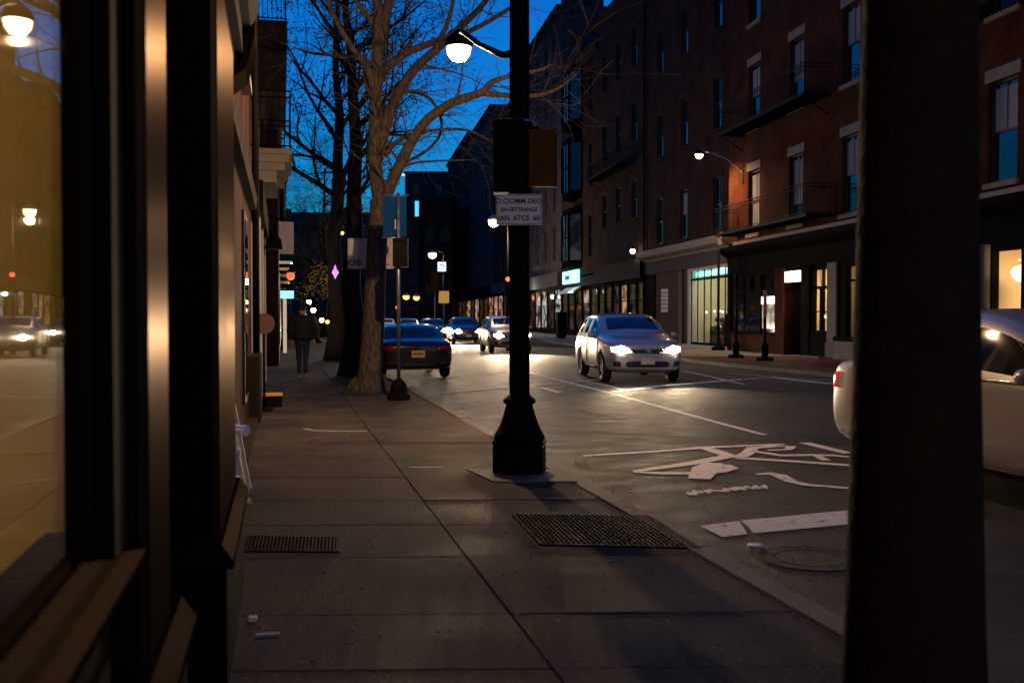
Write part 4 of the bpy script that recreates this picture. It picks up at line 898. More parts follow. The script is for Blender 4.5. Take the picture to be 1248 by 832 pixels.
arm = [Vector((PX, PY, zA)), Vector((PX-.02, PY+.6, zA+.12)), Vector((PX-.02, PY+1.8, zA+.55)), Vector((PX, PY+2.8, zA+.95)), Vector((LP.x, LP.y-.15, LP.z+.17))]
MB().tube(arm, [.04, .035, .03, .03, .03], 8).build('arm', 'blackm', t, W)
hd = MB().lathe([(.175, .02), (.18, .06), (.14, .14), (.07, .2), (.03, .24)], LP, 20).build('lamp_head', 'blackm', t, W)
MB().lathe([(.02, -.16), (.09, -.14), (.14, -.07), (.155, .0), (.155, .02)], LP, 20).build('lamp_bowl', 'bulb', hd, W)
m = MB()
for z in (3.16, 2.58): MB().lathe([(.1, z), (.115, z+.01), (.115, z+.05), (.1, z+.06)], (PX, PY, 0), 20).build('clamp', 'blackm', t, W)
m.lathe([(.1, 3.18), (.112, 3.19), (.112, 3.225), (.1, 3.235)], (PX, PY, 0), 20); m.tube([(PX-.2, PY-.02, 3.21), (PX+.16, PY-.02, 3.21)], .014); m.build('clamp', 'alu', t, W)
Fv = Vector((math.sin(YAW), math.cos(YAW), 0)); Rv = Vector((math.cos(YAW), -math.sin(YAW), 0))
def vT(P): return Matrix.Translation(P) @ Matrix((Rv, Fv, Vector((0, 0, 1)))).transposed().to_4x4()
light('POINT', 'street_lamp_light', LP-Vector((0, 0, .22)), LAMP_STREET, (1, .62, .31), .05)
# signal cabinet behind the post and the yellow box
t = thing('signal_box', 'black signal housing strapped to the lamp post', 'signal', wp(618, 235, 8.72))
T4 = vT(wp(617, 190, 8.72)); m = MB(); m.box(-.115, .16, -.02, .18, -.32, .32, T4); m.build('housing', 'blackm', t, W, bevel=.01)
m = MB()
for z in (-.2, 0, .2): m.extr([(.18, z-.07), (.30, z-.03), (.30, z+.06), (.18, z+.07)], -.1, .1, T4)
m.build('visor', 'blackm', t, W)
t = thing('yellow_signal', 'yellow ochre signal housing hanging right of the lamp post', 'signal', wp(660, 228, 8.6))
T5 = vT(wp(660.5, 194, 8.6)); MB().box(-.115, .115, -.08, .1, -.235, .235, T5).build('housing', 'yellow_box', t, W, bevel=.012)
m = MB(); m.box(-.125, .125, -.085, -.081, -.245, -.225, T5); m.box(-.125, .125, -.085, -.081, .225, .24, T5); m.box(.117, .127, -.085, .1, -.24, .24, T5); m.build('rim', 'yellow_box', t, W)
MB().tube([wp(640, 158, 8.6), wp(655, 156, 8.6), wp(658, 162, 8.6)], .018).build('bracket', 'blackm', t, W)
text('15', .075, t, 'ink', face_T(wp(651, 216, 8.6)-Fv*.088, -Fv), 'lettering')
# white sign
t = thing('street_sign', 'small white sign with three lines of black lettering on the lamp post', 'sign', wp(632, 274, 8.45))
T6 = vT(wp(632.5, 255.5, 8.42)); MB().box(-.195, .195, -.008, .008, -.13, .13, T6).build('plate', 'sign_white', t, W, bevel=.005)
fr = MB(); fr.box(-.185, .185, -.0105, -.0085, .118, .122, T6); fr.box(-.185, .185, -.0105, -.0085, -.122, -.118, T6); fr.box(-.187, -.183, -.0105, -.0085, -.117, .117, T6); fr.box(.183, .187, -.0105, -.0085, -.117, .117, T6); fr.build('border', 'ink', t, W)
for k, s_ in enumerate(['D.CIOMM DEO', 'EN-SETTEANGS', 'IAN  6TCS  60']):
    text(s_, .058 if k != 1 else .045, t, 'ink', face_T(T6 @ Vector((0, -.0095, .07-.072*k)), -Fv), 'lettering', .0012)
MB().box(-.03, .03, .009, .03, -.09, .09, T6).build('bracket', 'alu', t, W)
MB_plate = MB(); c = [G(568, 573), G(684, 573), G(704, 588), G(602, 588)]
t = solo('footing_plate', MB().add([p+Vector((0, 0, .003)) for p in c]+[p+Vector((0, 0, .014)) for p in c], [(4, 5, 6, 7), (0, 1, 5, 4), (1, 2, 6, 5), (2, 3, 7, 6), (3, 0, 4, 7)]), 'kerb', 'pale raised footing slab under the black lamp post', 'footing', (PX, PY, .1))

# unseen lamp post behind the camera, added to light the sign and near car
QX, QY = 2.3, -9.2
t = thing('lamp_post', 'added black fluted lamp post behind the viewer, lighting the sign and near car', 'lamp post', (QX, QY, .1))
MB().lathe([(.245, .1), (.245, .34), (.25, .385), (.19, .50), (.145, .62), (.14, .76), (.092, .80)], (QX, QY, 0), 8, smooth=False).build('base', 'blackm', t, W)
MB().lathe([(.092, .79), (.09, 3.0), (.07, 6.3), (.02, 6.5)], (QX, QY, 0), 32, flute=.1, smooth=False).build('shaft', 'blackm', t, W)
MB().tube([(QX, QY, 5.6), (QX, QY+1.2, 6.0), (QX, QY+2.2, 6.1)], .03, 8).build('arm', 'blackm', t, W)
hd = MB().lathe([(.175, .02), (.18, .06), (.14, .14), (.03, .24)], (QX, QY+2.2, 5.85), 20).build('lamp_head', 'blackm', t, W)
MB().lathe([(.02, -.16), (.14, -.07), (.155, .02)], (QX, QY+2.2, 5.85), 20).build('lamp_bowl', 'bulb', hd, W)
light('POINT', 'street_lamp_light', (QX, QY+2.2, 5.62), LAMP_BACK_FILL, (1, .74, .5), .1)
# wall lamp on the corner brick building
t = thing('wall_lamp', 'glowing lamp on a long curved arm fixed to the brick wall corner', 'lamp', sw(7.6, 0, 7.4))
ls, lz = fac(852, 189, -1.6); LQ = sw(ls, -1.6, lz)
ws, wz = fac(906, 207, 0); WA = sw(ws, -.02, wz-.1)
MB().tube([WA-Vector((0, 0, .5)), WA, WA.lerp(LQ, .35)+Vector((0, 0, .28)), WA.lerp(LQ, .7)+Vector((0, 0, .3)), LQ+Vector((0, 0, .2))], [.04, .035, .03, .03, .03], 8).build('arm', 'alu', t, W)
hd = MB().lathe([(.19, .03), (.17, .1), (.09, .18), (.03, .24)], LQ, 18).build('lamp_head', 'blackm', t, W); MB().lathe([(.02, -.17), (.11, -.13), (.16, -.05), (.17, .02)], LQ, 18).build('lamp_bowl', 'bulb2', hd, W)

light('SPOT', 'wall_lamp_light', LQ-Vector((0, 0, .19)), LAMP_WALL, (1, .60, .27), .06, Vector((.15, 0, -1)), 165, .75)
# ------------------------------------------------------------------ street furniture on the right
def parking_post(px, py, h, label, sleeve):
    P = gnd(px, py, .1); t = thing('bollard_post', label, 'post', (P.x, P.y, .1))
    MB().lathe([(.3, .1), (.3, .19), (.26, .21), (.12, .24), (.11, .45), (.14, .5), (.13, .62), (.07, .68)], (P.x, P.y, 0), 8, smooth=False).build('base', 'blackm', t, W)
    MB().tube([(P.x, P.y, .66), (P.x, P.y, h)], .05, 10).build('pole', 'blackm', t, W)
    if sleeve: MB().tube([(P.x, P.y, h+.002), (P.x, P.y, h+.85)], .06, 10).build('sleeve', mat('orange_sleeve', (.7, .3, .15), .5), t, W)
parking_post(932, 439, 1.55, 'short black iron post with an orange sleeve on the brick pavement', True)
parking_post(897, 436, 3.0, 'plain black iron post at the corner of the black shopfront', False)
P = gnd(684, 412, .1); t = thing('news_kiosk', 'narrow black box cabinet standing far along the right pavement', 'cabinet', (P.x, P.y, .1))
MB().box(P.x-.32, P.x+.32, P.y-.3, P.y+.3, .2, 1.85).build('body', 'black', t, W, bevel=.03); MB().box(P.x-.26, P.x+.26, P.y-.24, P.y+.24, .1, .2).build('foot', 'iron', t, W); MB().box(P.x-.36, P.x+.36, P.y-.34, P.y+.34, 1.852, 1.93).build('top', 'iron', t, W)

# signs behind the tree and post by the kerb
bp = G(486, 487); t = thing('sign_post', 'slim steel post in a heavy black base beside the big tree', 'post', (bp.x, bp.y, .1))
MB().lathe([(.2, .1), (.2, .2), (.15, .22), (.14, .34), (.11, .40), (.05, .46)], (bp.x, bp.y, 0), 8, smooth=False).build('base', 'blackm', t, W)
MB().tube([(bp.x, bp.y, .45), (bp.x, bp.y, 3.6)], .032, 12).build('pole', 'alu', t, W)
Dp = (bp-Vector((0, 0, CZ))).dot(Vector((math.sin(YAW), math.cos(YAW), 0)))
t = thing('pedestrian_signal', 'black box signal near the top of the slim steel post', 'signal', wp(487, 328, Dp)); T7 = vT(wp(488, 308, Dp-.05))
MB().box(-.12, .13, -.1, .1, -.24, .24, T7).build('housing', 'blackm', t, W, bevel=.012); MB().box(-.12, .13, -.13, -.101, .19, .24, T7).build('visor', 'blackm', t, W)
t = thing('street_banner', 'blue banner hanging from the top of the slim steel post', 'banner', wp(480, 290, Dp)); T7 = vT(wp(481, 264, Dp+.02))
MB().box(-.2, .2, -.004, .004, -.34, .34, T7).build('cloth', 'banner', t, W); m = MB(); m.tube([T7 @ Vector((-.22, 0, .36)), T7 @ Vector((.24, 0, .36))], .014); m.tube([T7 @ Vector((-.22, 0, -.36)), T7 @ Vector((.1, 0, -.36))], .012); m.build('rod', 'alu', t, W)
T8 = T7; text('I', .22, t, 'sign_pink', face_T(T7 @ Vector((.02, -.006, -.14)), -Fv), 'emblem')
t = thing('board_sign', 'wide pale board sign partly hidden behind the big tree trunk', 'sign', wp(452, 330, 20.3)); T9 = vT(wp(452, 309, 20.3))
MB().box(-.47, .47, -.02, .02, -.31, .31, T9).build('board', 'sign_pink', t, W, bevel=.01)
p_ = wp(453, 400, 20.35); MB().tube([(p_.x, p_.y, .1), (p_.x, p_.y, 3.2)], .04).build('pole', 'blackm', t, W)
text('CFB', .16, t, 'ink', face_T(T9 @ Vector((-.33, -.022, -.2)), -Fv), 'lettering'); MB().box(.15, .38, -.023, -.0205, -.235, -.215, T9).build('rule', 'ink', t, W)
MB().lathe([(.15, -.001), (.15, .003)], n=20, T=T9 @ Matrix.Translation((.22, -.024, .06)) @ Matrix.Rotation(R(90), 4, 'X')).build('emblem', 'ink', t, W)

# distant signals and lamps down the street
def street_lamp(label, base_px, D, top_py, lamp_px, lamp_py, m_, r=.2, energy=0, signal=None):
    P = wp(base_px, 400, D); P.z = .0; L_ = wp(lamp_px, lamp_py, D); zt = wp(base_px, top_py, D).z
    t = thing('street_lamp', label, 'street lamp', (P.x, P.y, .0), 0, 'street lamps further down the road')
    MB().tube([P, P+Vector((0, 0, zt))], [.1, .06], 8).build('pole', 'blackm', t, W)
    MB().tube([P+Vector((0, 0, zt-.05)), (P+Vector((0, 0, zt))).lerp(L_, .5)+Vector((0, 0, .25)), L_+Vector((0, 0, r*1.2))], .035, 6).build('arm', 'blackm', t, W)
    MB().lathe([(r*1.1, r*.4), (r*.9, r*.9), (r*.2, r*1.3)], L_, 14).build('lamp_head', 'sign_pink', t, W); MB().lathe([(r*.2, -r*.8), (r*.8, -r*.5), (r, .0), (r, r*.38)], L_, 14).build('lamp_bowl', m_, t, W)
    if energy: light('POINT', 'lamp_glow', L_-Vector((0, 0, r*1.4)), energy, (1, .7, .4), .15)
street_lamp('hooded street lamp just left of the black lamp post', 620, 46, 262, 602, 271, 'warm_on', .26, 700)
street_lamp('bright street lamp above the small walk signal', 541, 82, 308, 527, 311, 'warm_on', .33, 3000)
street_lamp('orange street lamp, left of the far pair', 494, 150, 350, 495, 372-10, 'orange_on', .5)
street_lamp('orange street lamp, right of the far pair', 512, 140, 352, 507.5, 363, 'orange_on', .45)
def signal(label, P, lit, s=.14, zpole=True):
    t = thing('traffic_light', label, 'traffic light', P, 0, 'traffic lights down the street')
    T = vT(P); MB().box(-s, s, 0, s*1.4, -s*3, s*3, T).build('housing', 'blackm', t, W)
    for k, c_ in enumerate(('red_on', 'orange_on', 'green_on')):
        mm = c_ if k == lit else 'arch'
        MB().lathe([(s*.75, 0), (s*.75, s*.3), (s*.1, s*.4)], n=14, T=T @ Matrix.Translation((0, 0, s*1.9-k*s*1.9)) @ Matrix.Rotation(R(90), 4, 'X')).build('lens', mm, t, W)
    MB().tube([P+Vector((0, .15, -s*3)), Vector((P.x, P.y+.15, .05))], .06, 6).build('pole', 'blackm', t, W)
signal('red traffic light showing just left of the black lamp post', wp(619, 347, 44), 0, .13)
signal('green traffic light glimpsed between the tree trunks', wp(427, 290, 60)+Vector((0, 0, .5)), 2, .16)
signal('red traffic light low over the far traffic', wp(484.5, 380, 130), 0, .3)
t = thing('walk_signal', 'glowing white walk signal panel below the bright street lamp', 'signal', wp(538.5, 325, 78)); T = vT(wp(538.5, 325, 78))
MB().box(-.32, .32, -.05, .25, -.36, .36, T).build('panel', mat('walk_white', (.8, .9, .9), .5, emit=(.7, .95, 1), es=1.5, sample=False), t, W); m = MB(); m.box(-.36, .36, .0, .3, -.42, .42, T); m.build('housing', 'blackm', t, W)
text('TI', .42, t, 'ink', face_T(wp(538.5, 325, 78)-Fv*.055, -Fv), 'lettering', .004)
p_ = wp(541, 400, 78.4); MB().tube([(p_.x, p_.y, .05), (p_.x, p_.y, wp(541, 325, 78).z)], .06, 6).build('pole', 'blackm', t, W)
for (px, py, D, wd, hg, m_, lab) in [(541, 362, 74, .38, .45, mat('yellow_sign_lit', (.8, .45, .08), .5, emit=(1, .55, .1), es=.35), 'square yellow sign under the walk signal'), (530, 345, 73, .32, .75, 'yellow_box', 'tall brown sign left of the walk signal'), (642, 326, 44, .12, .45, 'sign_white', 'narrow white parking sign right of the black lamp post')]:
    P = wp(px, py, D); t = thing('road_sign', lab, 'sign', P); T = vT(P); MB().box(-wd, wd, -.015, .015, -hg, hg, T).build('plate', m_, t, W); MB().tube([Vector((P.x, P.y+.05, .05)), P+Vector((0, .05, hg))], .035, 6).build('pole', 'alu', t, W)

# near post on the right
pp = wp(1116, 416, 2.6); t = thing('utility_pole', 'thick dark tapering pole close to the camera on the right', 'pole', (pp.x, pp.y, .1))
MB().lathe([(.195, .1), (.185, .4), (.172, .75), (.158, 1.3), (.148, 1.8), (.140, 2.3), (.13, 3.4), (.12, 5), (.11, 8)], (pp.x, pp.y, 0), 28).build('shaft', 'wood_pole', t, W)
m = MB()
m.lathe([(.150, 2.6), (.141, 2.603), (.141, 2.63), (.13, 2.633)], (pp.x, pp.y, 0), 28); m.build('band', 'iron', t, W)
# litter
solo('paper_scrap', MB().box(0, .10, 0, .03, .104, .115, Matrix.Translation((gnd(312, 778, .1).x, gnd(312, 778, .1).y, 0))), 'litter_b', 'blue grey strip of litter on the sidewalk near the shopfront', 'litter', (*gnd(312, 778, .1).xy, .1))
m = MB(); P = gnd(308, 757, .1); m.box(P.x-.02, P.x+.02, P.y-.02, P.y+.02, .103, .125); solo('crumpled_paper', m, 'litter_w', 'crumpled pale scrap beside the shopfront plinth', 'litter', (P.x, P.y, .1), bevel=.006)
P = gnd(921, 666); solo('flattened_cup', MB().lathe([(.05, .005), (.055, .012), (.03, .016)], (P.x, P.y, 0), 14), 'litter_w', 'flattened pale lid lying in the gutter near the stop line', 'litter', (P.x, P.y, .0))
m = MB(); rr = random.Random(21)
for k in range(120):
    px, py = rr.choice([(rr.uniform(745, 775), rr.uniform(590, 606)), (rr.uniform(700, 720), rr.uniform(560, 568)), (rr.uniform(880, 990), rr.uniform(665, 710)), (rr.uniform(850, 900), rr.uniform(575, 640))])
    P = gnd(px, py); s = rr.uniform(.002, .006); m.box(P.x-s, P.x+s, P.y-s, P.y+s, .004, .004+s)
o = m.build('gutter_grit', 'kerb'); o['kind'] = 'stuff'; tag(o, 'scattered grit and leaf bits along the gutter', 'grit')
m = MB()
for k in range(160):
    P = gnd(rr.uniform(300, 900), rr.uniform(600, 815), .1)
    if not (-.2 < P.x < 2.3): continue
    s = rr.uniform(.002, .006); m.box(P.x-s, P.x+s, P.y-s, P.y+s, .103, .1035+s)
o = m.build('sidewalk_crumbs', 'kerb'); o['kind'] = 'stuff'; tag(o, 'tiny pale crumbs scattered over the sidewalk', 'crumbs')

# ================================================================== TREES
def spline(pts, k=4):
    out = []
    n = len(pts)
    for i in range(n-1):
        p0, p1, p2, p3 = pts[max(i-1, 0)], pts[i], pts[i+1], pts[min(i+2, n-1)]
        for j in range(k):
            u = j/k; out.append(.5*((2*p1)+(p2-p0)*u+(2*p0-5*p1+4*p2-p3)*u*u+(3*p1-p0-3*p2+p3)*u**3))
    out.append(pts[-1]); return out
def grow(mb, rnd, p, d, L, r, lev, up=.12, leafs=None):
    n = 5 if lev > 0 else 4; pts = [p]; rs = [r]; dd = d.normalized()
    for i in range(n):
        dd = (dd+Vector((rnd.gauss(0, .16), rnd.gauss(0, .16), rnd.gauss(0, .14)+up*.4))).normalized()
        pts.append(pts[-1]+dd*L/n); rs.append(max(.0035, r*(1-.8*(i+1)/n)))
    mb.tube(pts, rs, 5 if r > .02 else 3, True, False)
    if leafs is not None and lev == 0: leafs.append(pts[-1])
    if lev == 0: return
    for k in range(rnd.randint(3, 5)):
        i = rnd.randint(1, n); q = pts[i]; dr = (pts[i]-pts[i-1]).normalized()
        s = Vector((rnd.gauss(0, 1), rnd.gauss(0, 1), rnd.gauss(0, .7))); s = (s-dr*s.dot(dr)).normalized()
        grow(mb, rnd, q, dr*.75+s*.7, L*rnd.uniform(.45, .7), rs[i]*.7, lev-1, up, leafs)
# main tree
rnd = random.Random(12)
D0 = 18.64; g0 = G(451, 477)
t = thing('bare_tree', 'large bare street tree in front, lit by the lamp, rising beside the slim steel post', 'tree', (g0.x, g0.y, .1))
def L(pts, rs, dd=None):
    P = [wp(x, y, D0+(dd[i] if dd else 0)) for i, (x, y) in enumerate(pts)]
    sp_ = spline(P, 4); k = len(sp_); rr_ = []
    for i in range(k):
        u = i/(k-1)*(len(rs)-1); a = int(min(u, len(rs)-2)); rr_.append(rs[a]+(rs[a+1]-rs[a])*(u-a))
    return sp_, rr_
m = MB()
sp_, rr_ = L([(450, 484), (450, 474), (451, 455), (455, 400), (458, 330), (460, 290), (464, 245)], [.33, .27, .225, .205, .19, .185, .195]); m.tube(sp_, rr_, 20)
for k in range(7):
    a = k/7*6.28+.3; b0 = Vector((g0.x, g0.y, .42)); m.tube([b0, b0+Vector((math.cos(a)*.3, math.sin(a)*.3, -.2)), b0+Vector((math.cos(a)*.5, math.sin(a)*.5, -.34))], [.16, .11, .04], 8)
m.build('trunk', 'bark', t, W)
m = MB(); tw = MB()
limbs = [([(464, 250), (457, 195), (458, 110), (461, 50), (459, -20), (455, -110)], [.15, .13, .12, .11, .09, .06], None),
 ([(461, 60), (470, 20), (482, -30), (500, -100)], [.13, .1, .08, .04], [0, .1, .3, .6]),
 ([(463, 262), (476, 226), (501, 174), (522, 145), (555, 124), (587, 113), (600, 100), (622, 93), (660, 85), (672, 78)], [.13, .115, .10, .09, .08, .07, .05, .04, .03, .012], [0, -.1, -.2, -.4, -.6, -.7, -.7, -.8, -.9, -.9]),
 ([(587, 114), (625, 117), (655, 116), (680, 108), (706, 88)], [.06, .045, .035, .025, .01], [-.7, -.8, -.9, -1, -1]),
 ([(458, 200), (472, 146), (487, 112), (506, 84), (530, 62), (556, 38), (585, 10), (615, -30)], [.12, .11, .10, .09, .08, .07, .06, .035], [0, .1, .3, .5, .7, .9, 1.2, 1.5]),
 ([(460, 105), (468, 86), (493, 66), (522, 54), (545, 46), (577, 36), (622, 10), (660, -20)], [.09, .085, .075, .07, .06, .05, .04, .02], [0, .2, .4, .6, .8, 1, 1.2, 1.4]),
 ([(456, 110), (447, 83), (426, 54), (408, 22), (398, -6), (392, -60)], [.08, .07, .055, .045, .035, .02], [0, -.2, -.4, -.6, -.8, -1]),
 ([(456, 90), (435, 75), (408, 68), (378, 65), (356, 57)], [.04, .035, .03, .02, .008], [0, .4, .8, 1.2, 1.4]),
 ([(478, 130), (493, 113), (522, 119), (537, 144), (535, 167), (515, 187), (474, 208)], [.035, .03, .03, .03, .03, .03, .03], [.1, .4, .8, 1, 1, .8, .2]),
 ([(470, 190), (485, 172), (522, 160), (569, 159), (606, 177)], [.05, .045, .035, .025, .01], [0, .2, .3, .3, .3]),
 ([(462, 40), (440, 10), (420, -20)], [.07, .05, .03], [0, -.3, -.6]), ([(530, 62), (548, 20), (556, -30)], [.06, .045, .025], [.7, .4, .2]),
 ([(480, 215), (500, 200), (540, 196), (578, 195)], [.035, .028, .02, .008], [0, .3, .5, .6])]
for pts, rs, dd in limbs:
    sp_, rr_ = L(pts, rs, dd); m.tube(sp_, rr_, 10 if rs[0] > .06 else 7)
    for i in range(3, len(sp_)-1):
        if rnd.random() < .38: continue
        for _ in range(1):
            d = (sp_[i+1]-sp_[i-1]).normalized(); s = Vector((rnd.gauss(0, 1), rnd.gauss(0, 1), rnd.gauss(.2, .8))); s = (s-d*s.dot(d)).normalized()
            r0 = min(.028, rr_[i]*.35)
            grow(tw, rnd, sp_[i], d*.5+s*.8, rnd.uniform(.7, 1.9), max(.006, r0*.8), 1 if rnd.random() < .8 else 2, .1)
m.build('limbs', 'bark', t, W); tw.build('twigs', 'bark', t, W)
c = [G(412, 480), G(478, 466), G(500, 480), G(440, 496)]
solo('tree_pit', MB().lathe([(.62, .1), (.6, .112), (.3, .135), (.05, .14)], (g0.x, g0.y, 0), 24), 'soil', 'bare soil mound around the foot of the big tree', 'tree pit', (g0.x, g0.y, .1))
# trees behind
def tree(label, px, py, top, r, seed, H, spread, leaf=None, lev=3, n1=16, D=None, nleaf=0, lm='leaf_dark', start=.3, twist=None):
    rnd = random.Random(seed); g = G(px, py); t = thing('street_tree', label, 'tree', (g.x, g.y, .1), 0, 'trees along the left pavement')
    m = MB(); pts = [Vector((g.x, g.y, .08))]
    n = 9
    for i in range(1, n+1): pts.append(Vector((g.x+(twist or 0)*(i/n)**1.5+rnd.gauss(0, .06), g.y+rnd.gauss(0, .06), .1+H*.8*i/n)))
    rs = [r*1.6]+[r*(1-.8*i/n) for i in range(1, n+1)]; sp_ = spline(pts, 3); rr_ = [rs[min(n, i//3)]+(rs[min(n, i//3+1)]-rs[min(n, i//3)])*(i % 3)/3 for i in range(len(sp_))]
    m.tube(sp_, rr_, 14); m.build('trunk', 'bark_dark', t, W)
    b = MB(); leafs = []
    for k in range(n1):
        i = int(len(sp_)*(start+(1-start)*k/n1)); i = min(i, len(sp_)-2); a = rnd.uniform(0, 6.28)
        grow(b, rnd, sp_[i], Vector((math.cos(a), math.sin(a), rnd.uniform(.3, 1.1))), spread*rnd.uniform(.7, 1.1), rr_[i]*.5+.01, lev, .1, leafs)
    b.build('crown', 'bark_dark', t, W)
    if nleaf and leafs:
        f = MB()
        for k in range(nleaf):
            c_ = rnd.choice(leafs)+Vector((rnd.gauss(0, .18), rnd.gauss(0, .18), rnd.gauss(0, .13))); u = Vector((rnd.gauss(0, 1), rnd.gauss(0, 1), rnd.gauss(0, 1))).normalized(); v = u.orthogonal().normalized(); s = rnd.uniform(.03, .065)
            f.add([c_-u*s, c_+v*s*.5, c_+u*s, c_-v*s*.5], [(0, 1, 2, 3)])
        f.build('foliage', lm, t, W)
tree('dark tree right behind the big lit tree', 432, 458, 0, .27, 31, 12.5, 2.6, n1=12, start=.5)
tree('dark tree with dense brown leaves, third along the pavement', 411, 439, 0, .30, 32, 15, 3.6, n1=18, nleaf=9000, start=.35)
tree('thin young tree with yellow leaves, given a faint glow, behind the person', 388, 418, 0, .12, 33, 4.6, 1.3, n1=10, lev=2, nleaf=500, lm='leaf_yellow_lit', start=.5)
tree('far dark tree leaning over the left houses', 396, 410, 0, .26, 34, 16, 4.6, n1=18, nleaf=15000, start=.25)
tree('farthest dark tree low at the end of the pavement', 372, 405, 0, .25, 35, 15, 4.6, n1=14, nleaf=5000, start=.2)

# ================================================================== CARS
def smooth_surface(verts, faces, mats, levels=2):
    me = bpy.data.meshes.new('cage'); me.from_pydata(verts, [], faces); me.update(); me.polygons.foreach_set('material_index', mats)
    for i in range(5): me.materials.append(M['plastic'])
    o = bpy.data.objects.new('cage', me); sc.collection.objects.link(o)
    md = o.modifiers.new('s', 'SUBSURF'); md.levels = levels; md.render_levels = levels
    dg = bpy.context.evaluated_depsgraph_get(); r = bpy.data.meshes.new_from_object(o.evaluated_get(dg)); bpy.data.objects.remove(o); return r
def car(name, label, loc, heading, paint, sz=1.0, suv=False, headlights=0, tail='taildull', platem='plate_w', cat='car', group=None, spot=0, gauge=True, wagon=0):
    """local -x is forward; heading is the world angle of the forward direction"""
    t = thing(name, label, cat, loc, heading+math.pi, group)
    # x, halfwidth, zlow, zmid, zbelt, (w5,z5), (w6,z6), (w7,z7), z8
    S = [(0.00, .60, .34, .55, .74, (.56, .80), (.42, .82), (.28, .83), .835),
         (0.09, .80, .25, .55, .79, (.74, .86), (.58, .90), (.40, .915), .92),
         (0.34, .88, .22, .58, .86, (.82, .92), (.66, .97), (.46, .99), 1.0),
         (0.90, .915, .22, .60, .92, (.86, .97), (.72, 1.03), (.50, 1.055), 1.07),
         (1.22, .92, .22, .62, .945, (.87, .985), (.79, 1.05), (.74, 1.075), 1.11),
         (1.32, .92, .22, .62, .95, (.875, .985), (.80, 1.075), (.755, 1.105), 1.16),
         (2.08, .92, .22, .62, .965, (.885, 1.0), (.715, 1.465), (.665, 1.50), 1.545),
         (2.60, .92, .22, .62, .975, (.885, 1.01), (.705, 1.50), (.60, 1.555), 1.58),
         (2.68, .92, .22, .62, .975, (.885, 1.01), (.705, 1.50), (.60, 1.555), 1.58)]
    if not suv:
        S += [(3.32, .92, .22, .62, .985, (.88, 1.02), (.69, 1.465), (.59, 1.52), 1.55),
              (3.50, .92, .22, .62, .99, (.875, 1.03), (.69, 1.40), (.60, 1.45), 1.475),
              (4.04, .915, .22, .64, 1.01, (.855, 1.06), (.72, 1.12), (.62, 1.145), 1.155),
              (4.14, .91, .23, .64, 1.01, (.85, 1.06), (.72, 1.10), (.60, 1.115), 1.12),
              (4.44, .87, .26, .64, .99, (.81, 1.05), (.66, 1.09), (.46, 1.105), 1.11),
              (4.56, .80, .30, .62, .90, (.74, .98), (.58, 1.02), (.40, 1.035), 1.04),
              (4.60, .62, .36, .60, .82, (.56, .88), (.42, .90), (.28, .91), .915)]
        sideg = {5: 1, 6: 1, 8: 1, 9: 1}; wsh = 5; rwi = 10; sideg[10] = 0
    else:
        S += [(3.32, .92, .22, .62, .985, (.885, 1.02), (.70, 1.50), (.60, 1.555), 1.58),
              (3.42, .92, .22, .62, .985, (.885, 1.02), (.70, 1.50), (.60, 1.555), 1.58),
              (4.05, .915, .22, .64, .995, (.87, 1.03), (.68, 1.45), (.59, 1.50), 1.53),
              (4.18, .91, .23, .64, .995, (.86, 1.03), (.68, 1.40), (.59, 1.44), 1.47),
              (4.46, .88, .26, .64, .97, (.82, 1.0), (.70, 1.06), (.60, 1.09), 1.10),
              (4.56, .82, .30, .62, .90, (.76, .95), (.60, 1.0), (.42, 1.01), 1.02),
              (4.60, .64, .36, .60, .80, (.58, .85), (.42, .88), (.28, .89), .90)]
        sideg = {5: 1, 6: 1, 8: 1, 10: 1}; wsh = 5; rwi = 12
    NP = 9; V = []; hv = []
    for (x, w_, zl, zm, zb, a, b, c_, z8) in S:
        half = [(0, zl), (w_*.82, zl), (w_*.97, zl+.09), (w_, zm), (w_*.965, zb), a, b, c_, (0, z8)]
        full = half+[(-y, z) for y, z in half[-2:0:-1]]
        V += [(x, y, z*sz) for y, z in full]
    n = 16; Fs = []; Ms = []
    for i in range(len(S)-1):
        for k in range(n):
            k2 = (k+1) % n; Fs.append((i*n+k, i*n+k2, (i+1)*n+k2, (i+1)*n+k)); mi = 0
            kk = k if k < 8 else 15-k
            if kk == 5 and sideg.get(i): mi = 1
            if kk == 7 and i == wsh: mi = 2
            if kk == 7 and i == rwi: mi = 3
            Ms.append(mi)
    # caps as strips
    for base, flip in ((0, False), ((len(S)-1)*n, True)):
        for k in range(0, 8):
            a_, b_, c2, d2 = k, k+1, (16-k-1) % 16, (16-k) % 16
            q_ = [base+a_, base+b_, base+c2, base+d2] if k not in (0, 7) else ([base+0, base+1, base+15] if k == 0 else [base+7, base+8, base+9])
            Fs.append(q_ if flip else q_[::-1]); Ms.append(0)
    # fix orientation
    me = smooth_surface(V, Fs, Ms, 2)
    bm = bmesh.new(); bm.from_mesh(me); bmesh.ops.recalc_face_normals(bm, faces=bm.faces); bvh = BVHTree.FromBMesh(bm); bm.to_mesh(me); bm.free()
    body = bpy.data.objects.new('body', me); sc.collection.objects.link(body)
    for i_, mm in enumerate((paint, 'carglass', 'carglass', 'carglass', 'arch')): me.materials[i_] = M[mm]
    wx = (.90, 3.62); wr = .335
    cut = MB()
    for x in wx:
        for s in (-1, 1):
            Tm = Matrix.Translation((x, s*.95, wr)) @ Matrix.Rotation(R(90), 4, 'X'); cut.lathe([(.385, -.33), (.385, .33)], n=32, T=Tm)
    co_ = cut.build('cut', 'arch'); co_.data.materials.clear()
    for mm in (paint, 'carglass', 'carglass', 'carglass', 'arch'): co_.data.materials.append(M[mm])
    co_.data.polygons.foreach_set('material_index', [4]*len(co_.data.polygons))
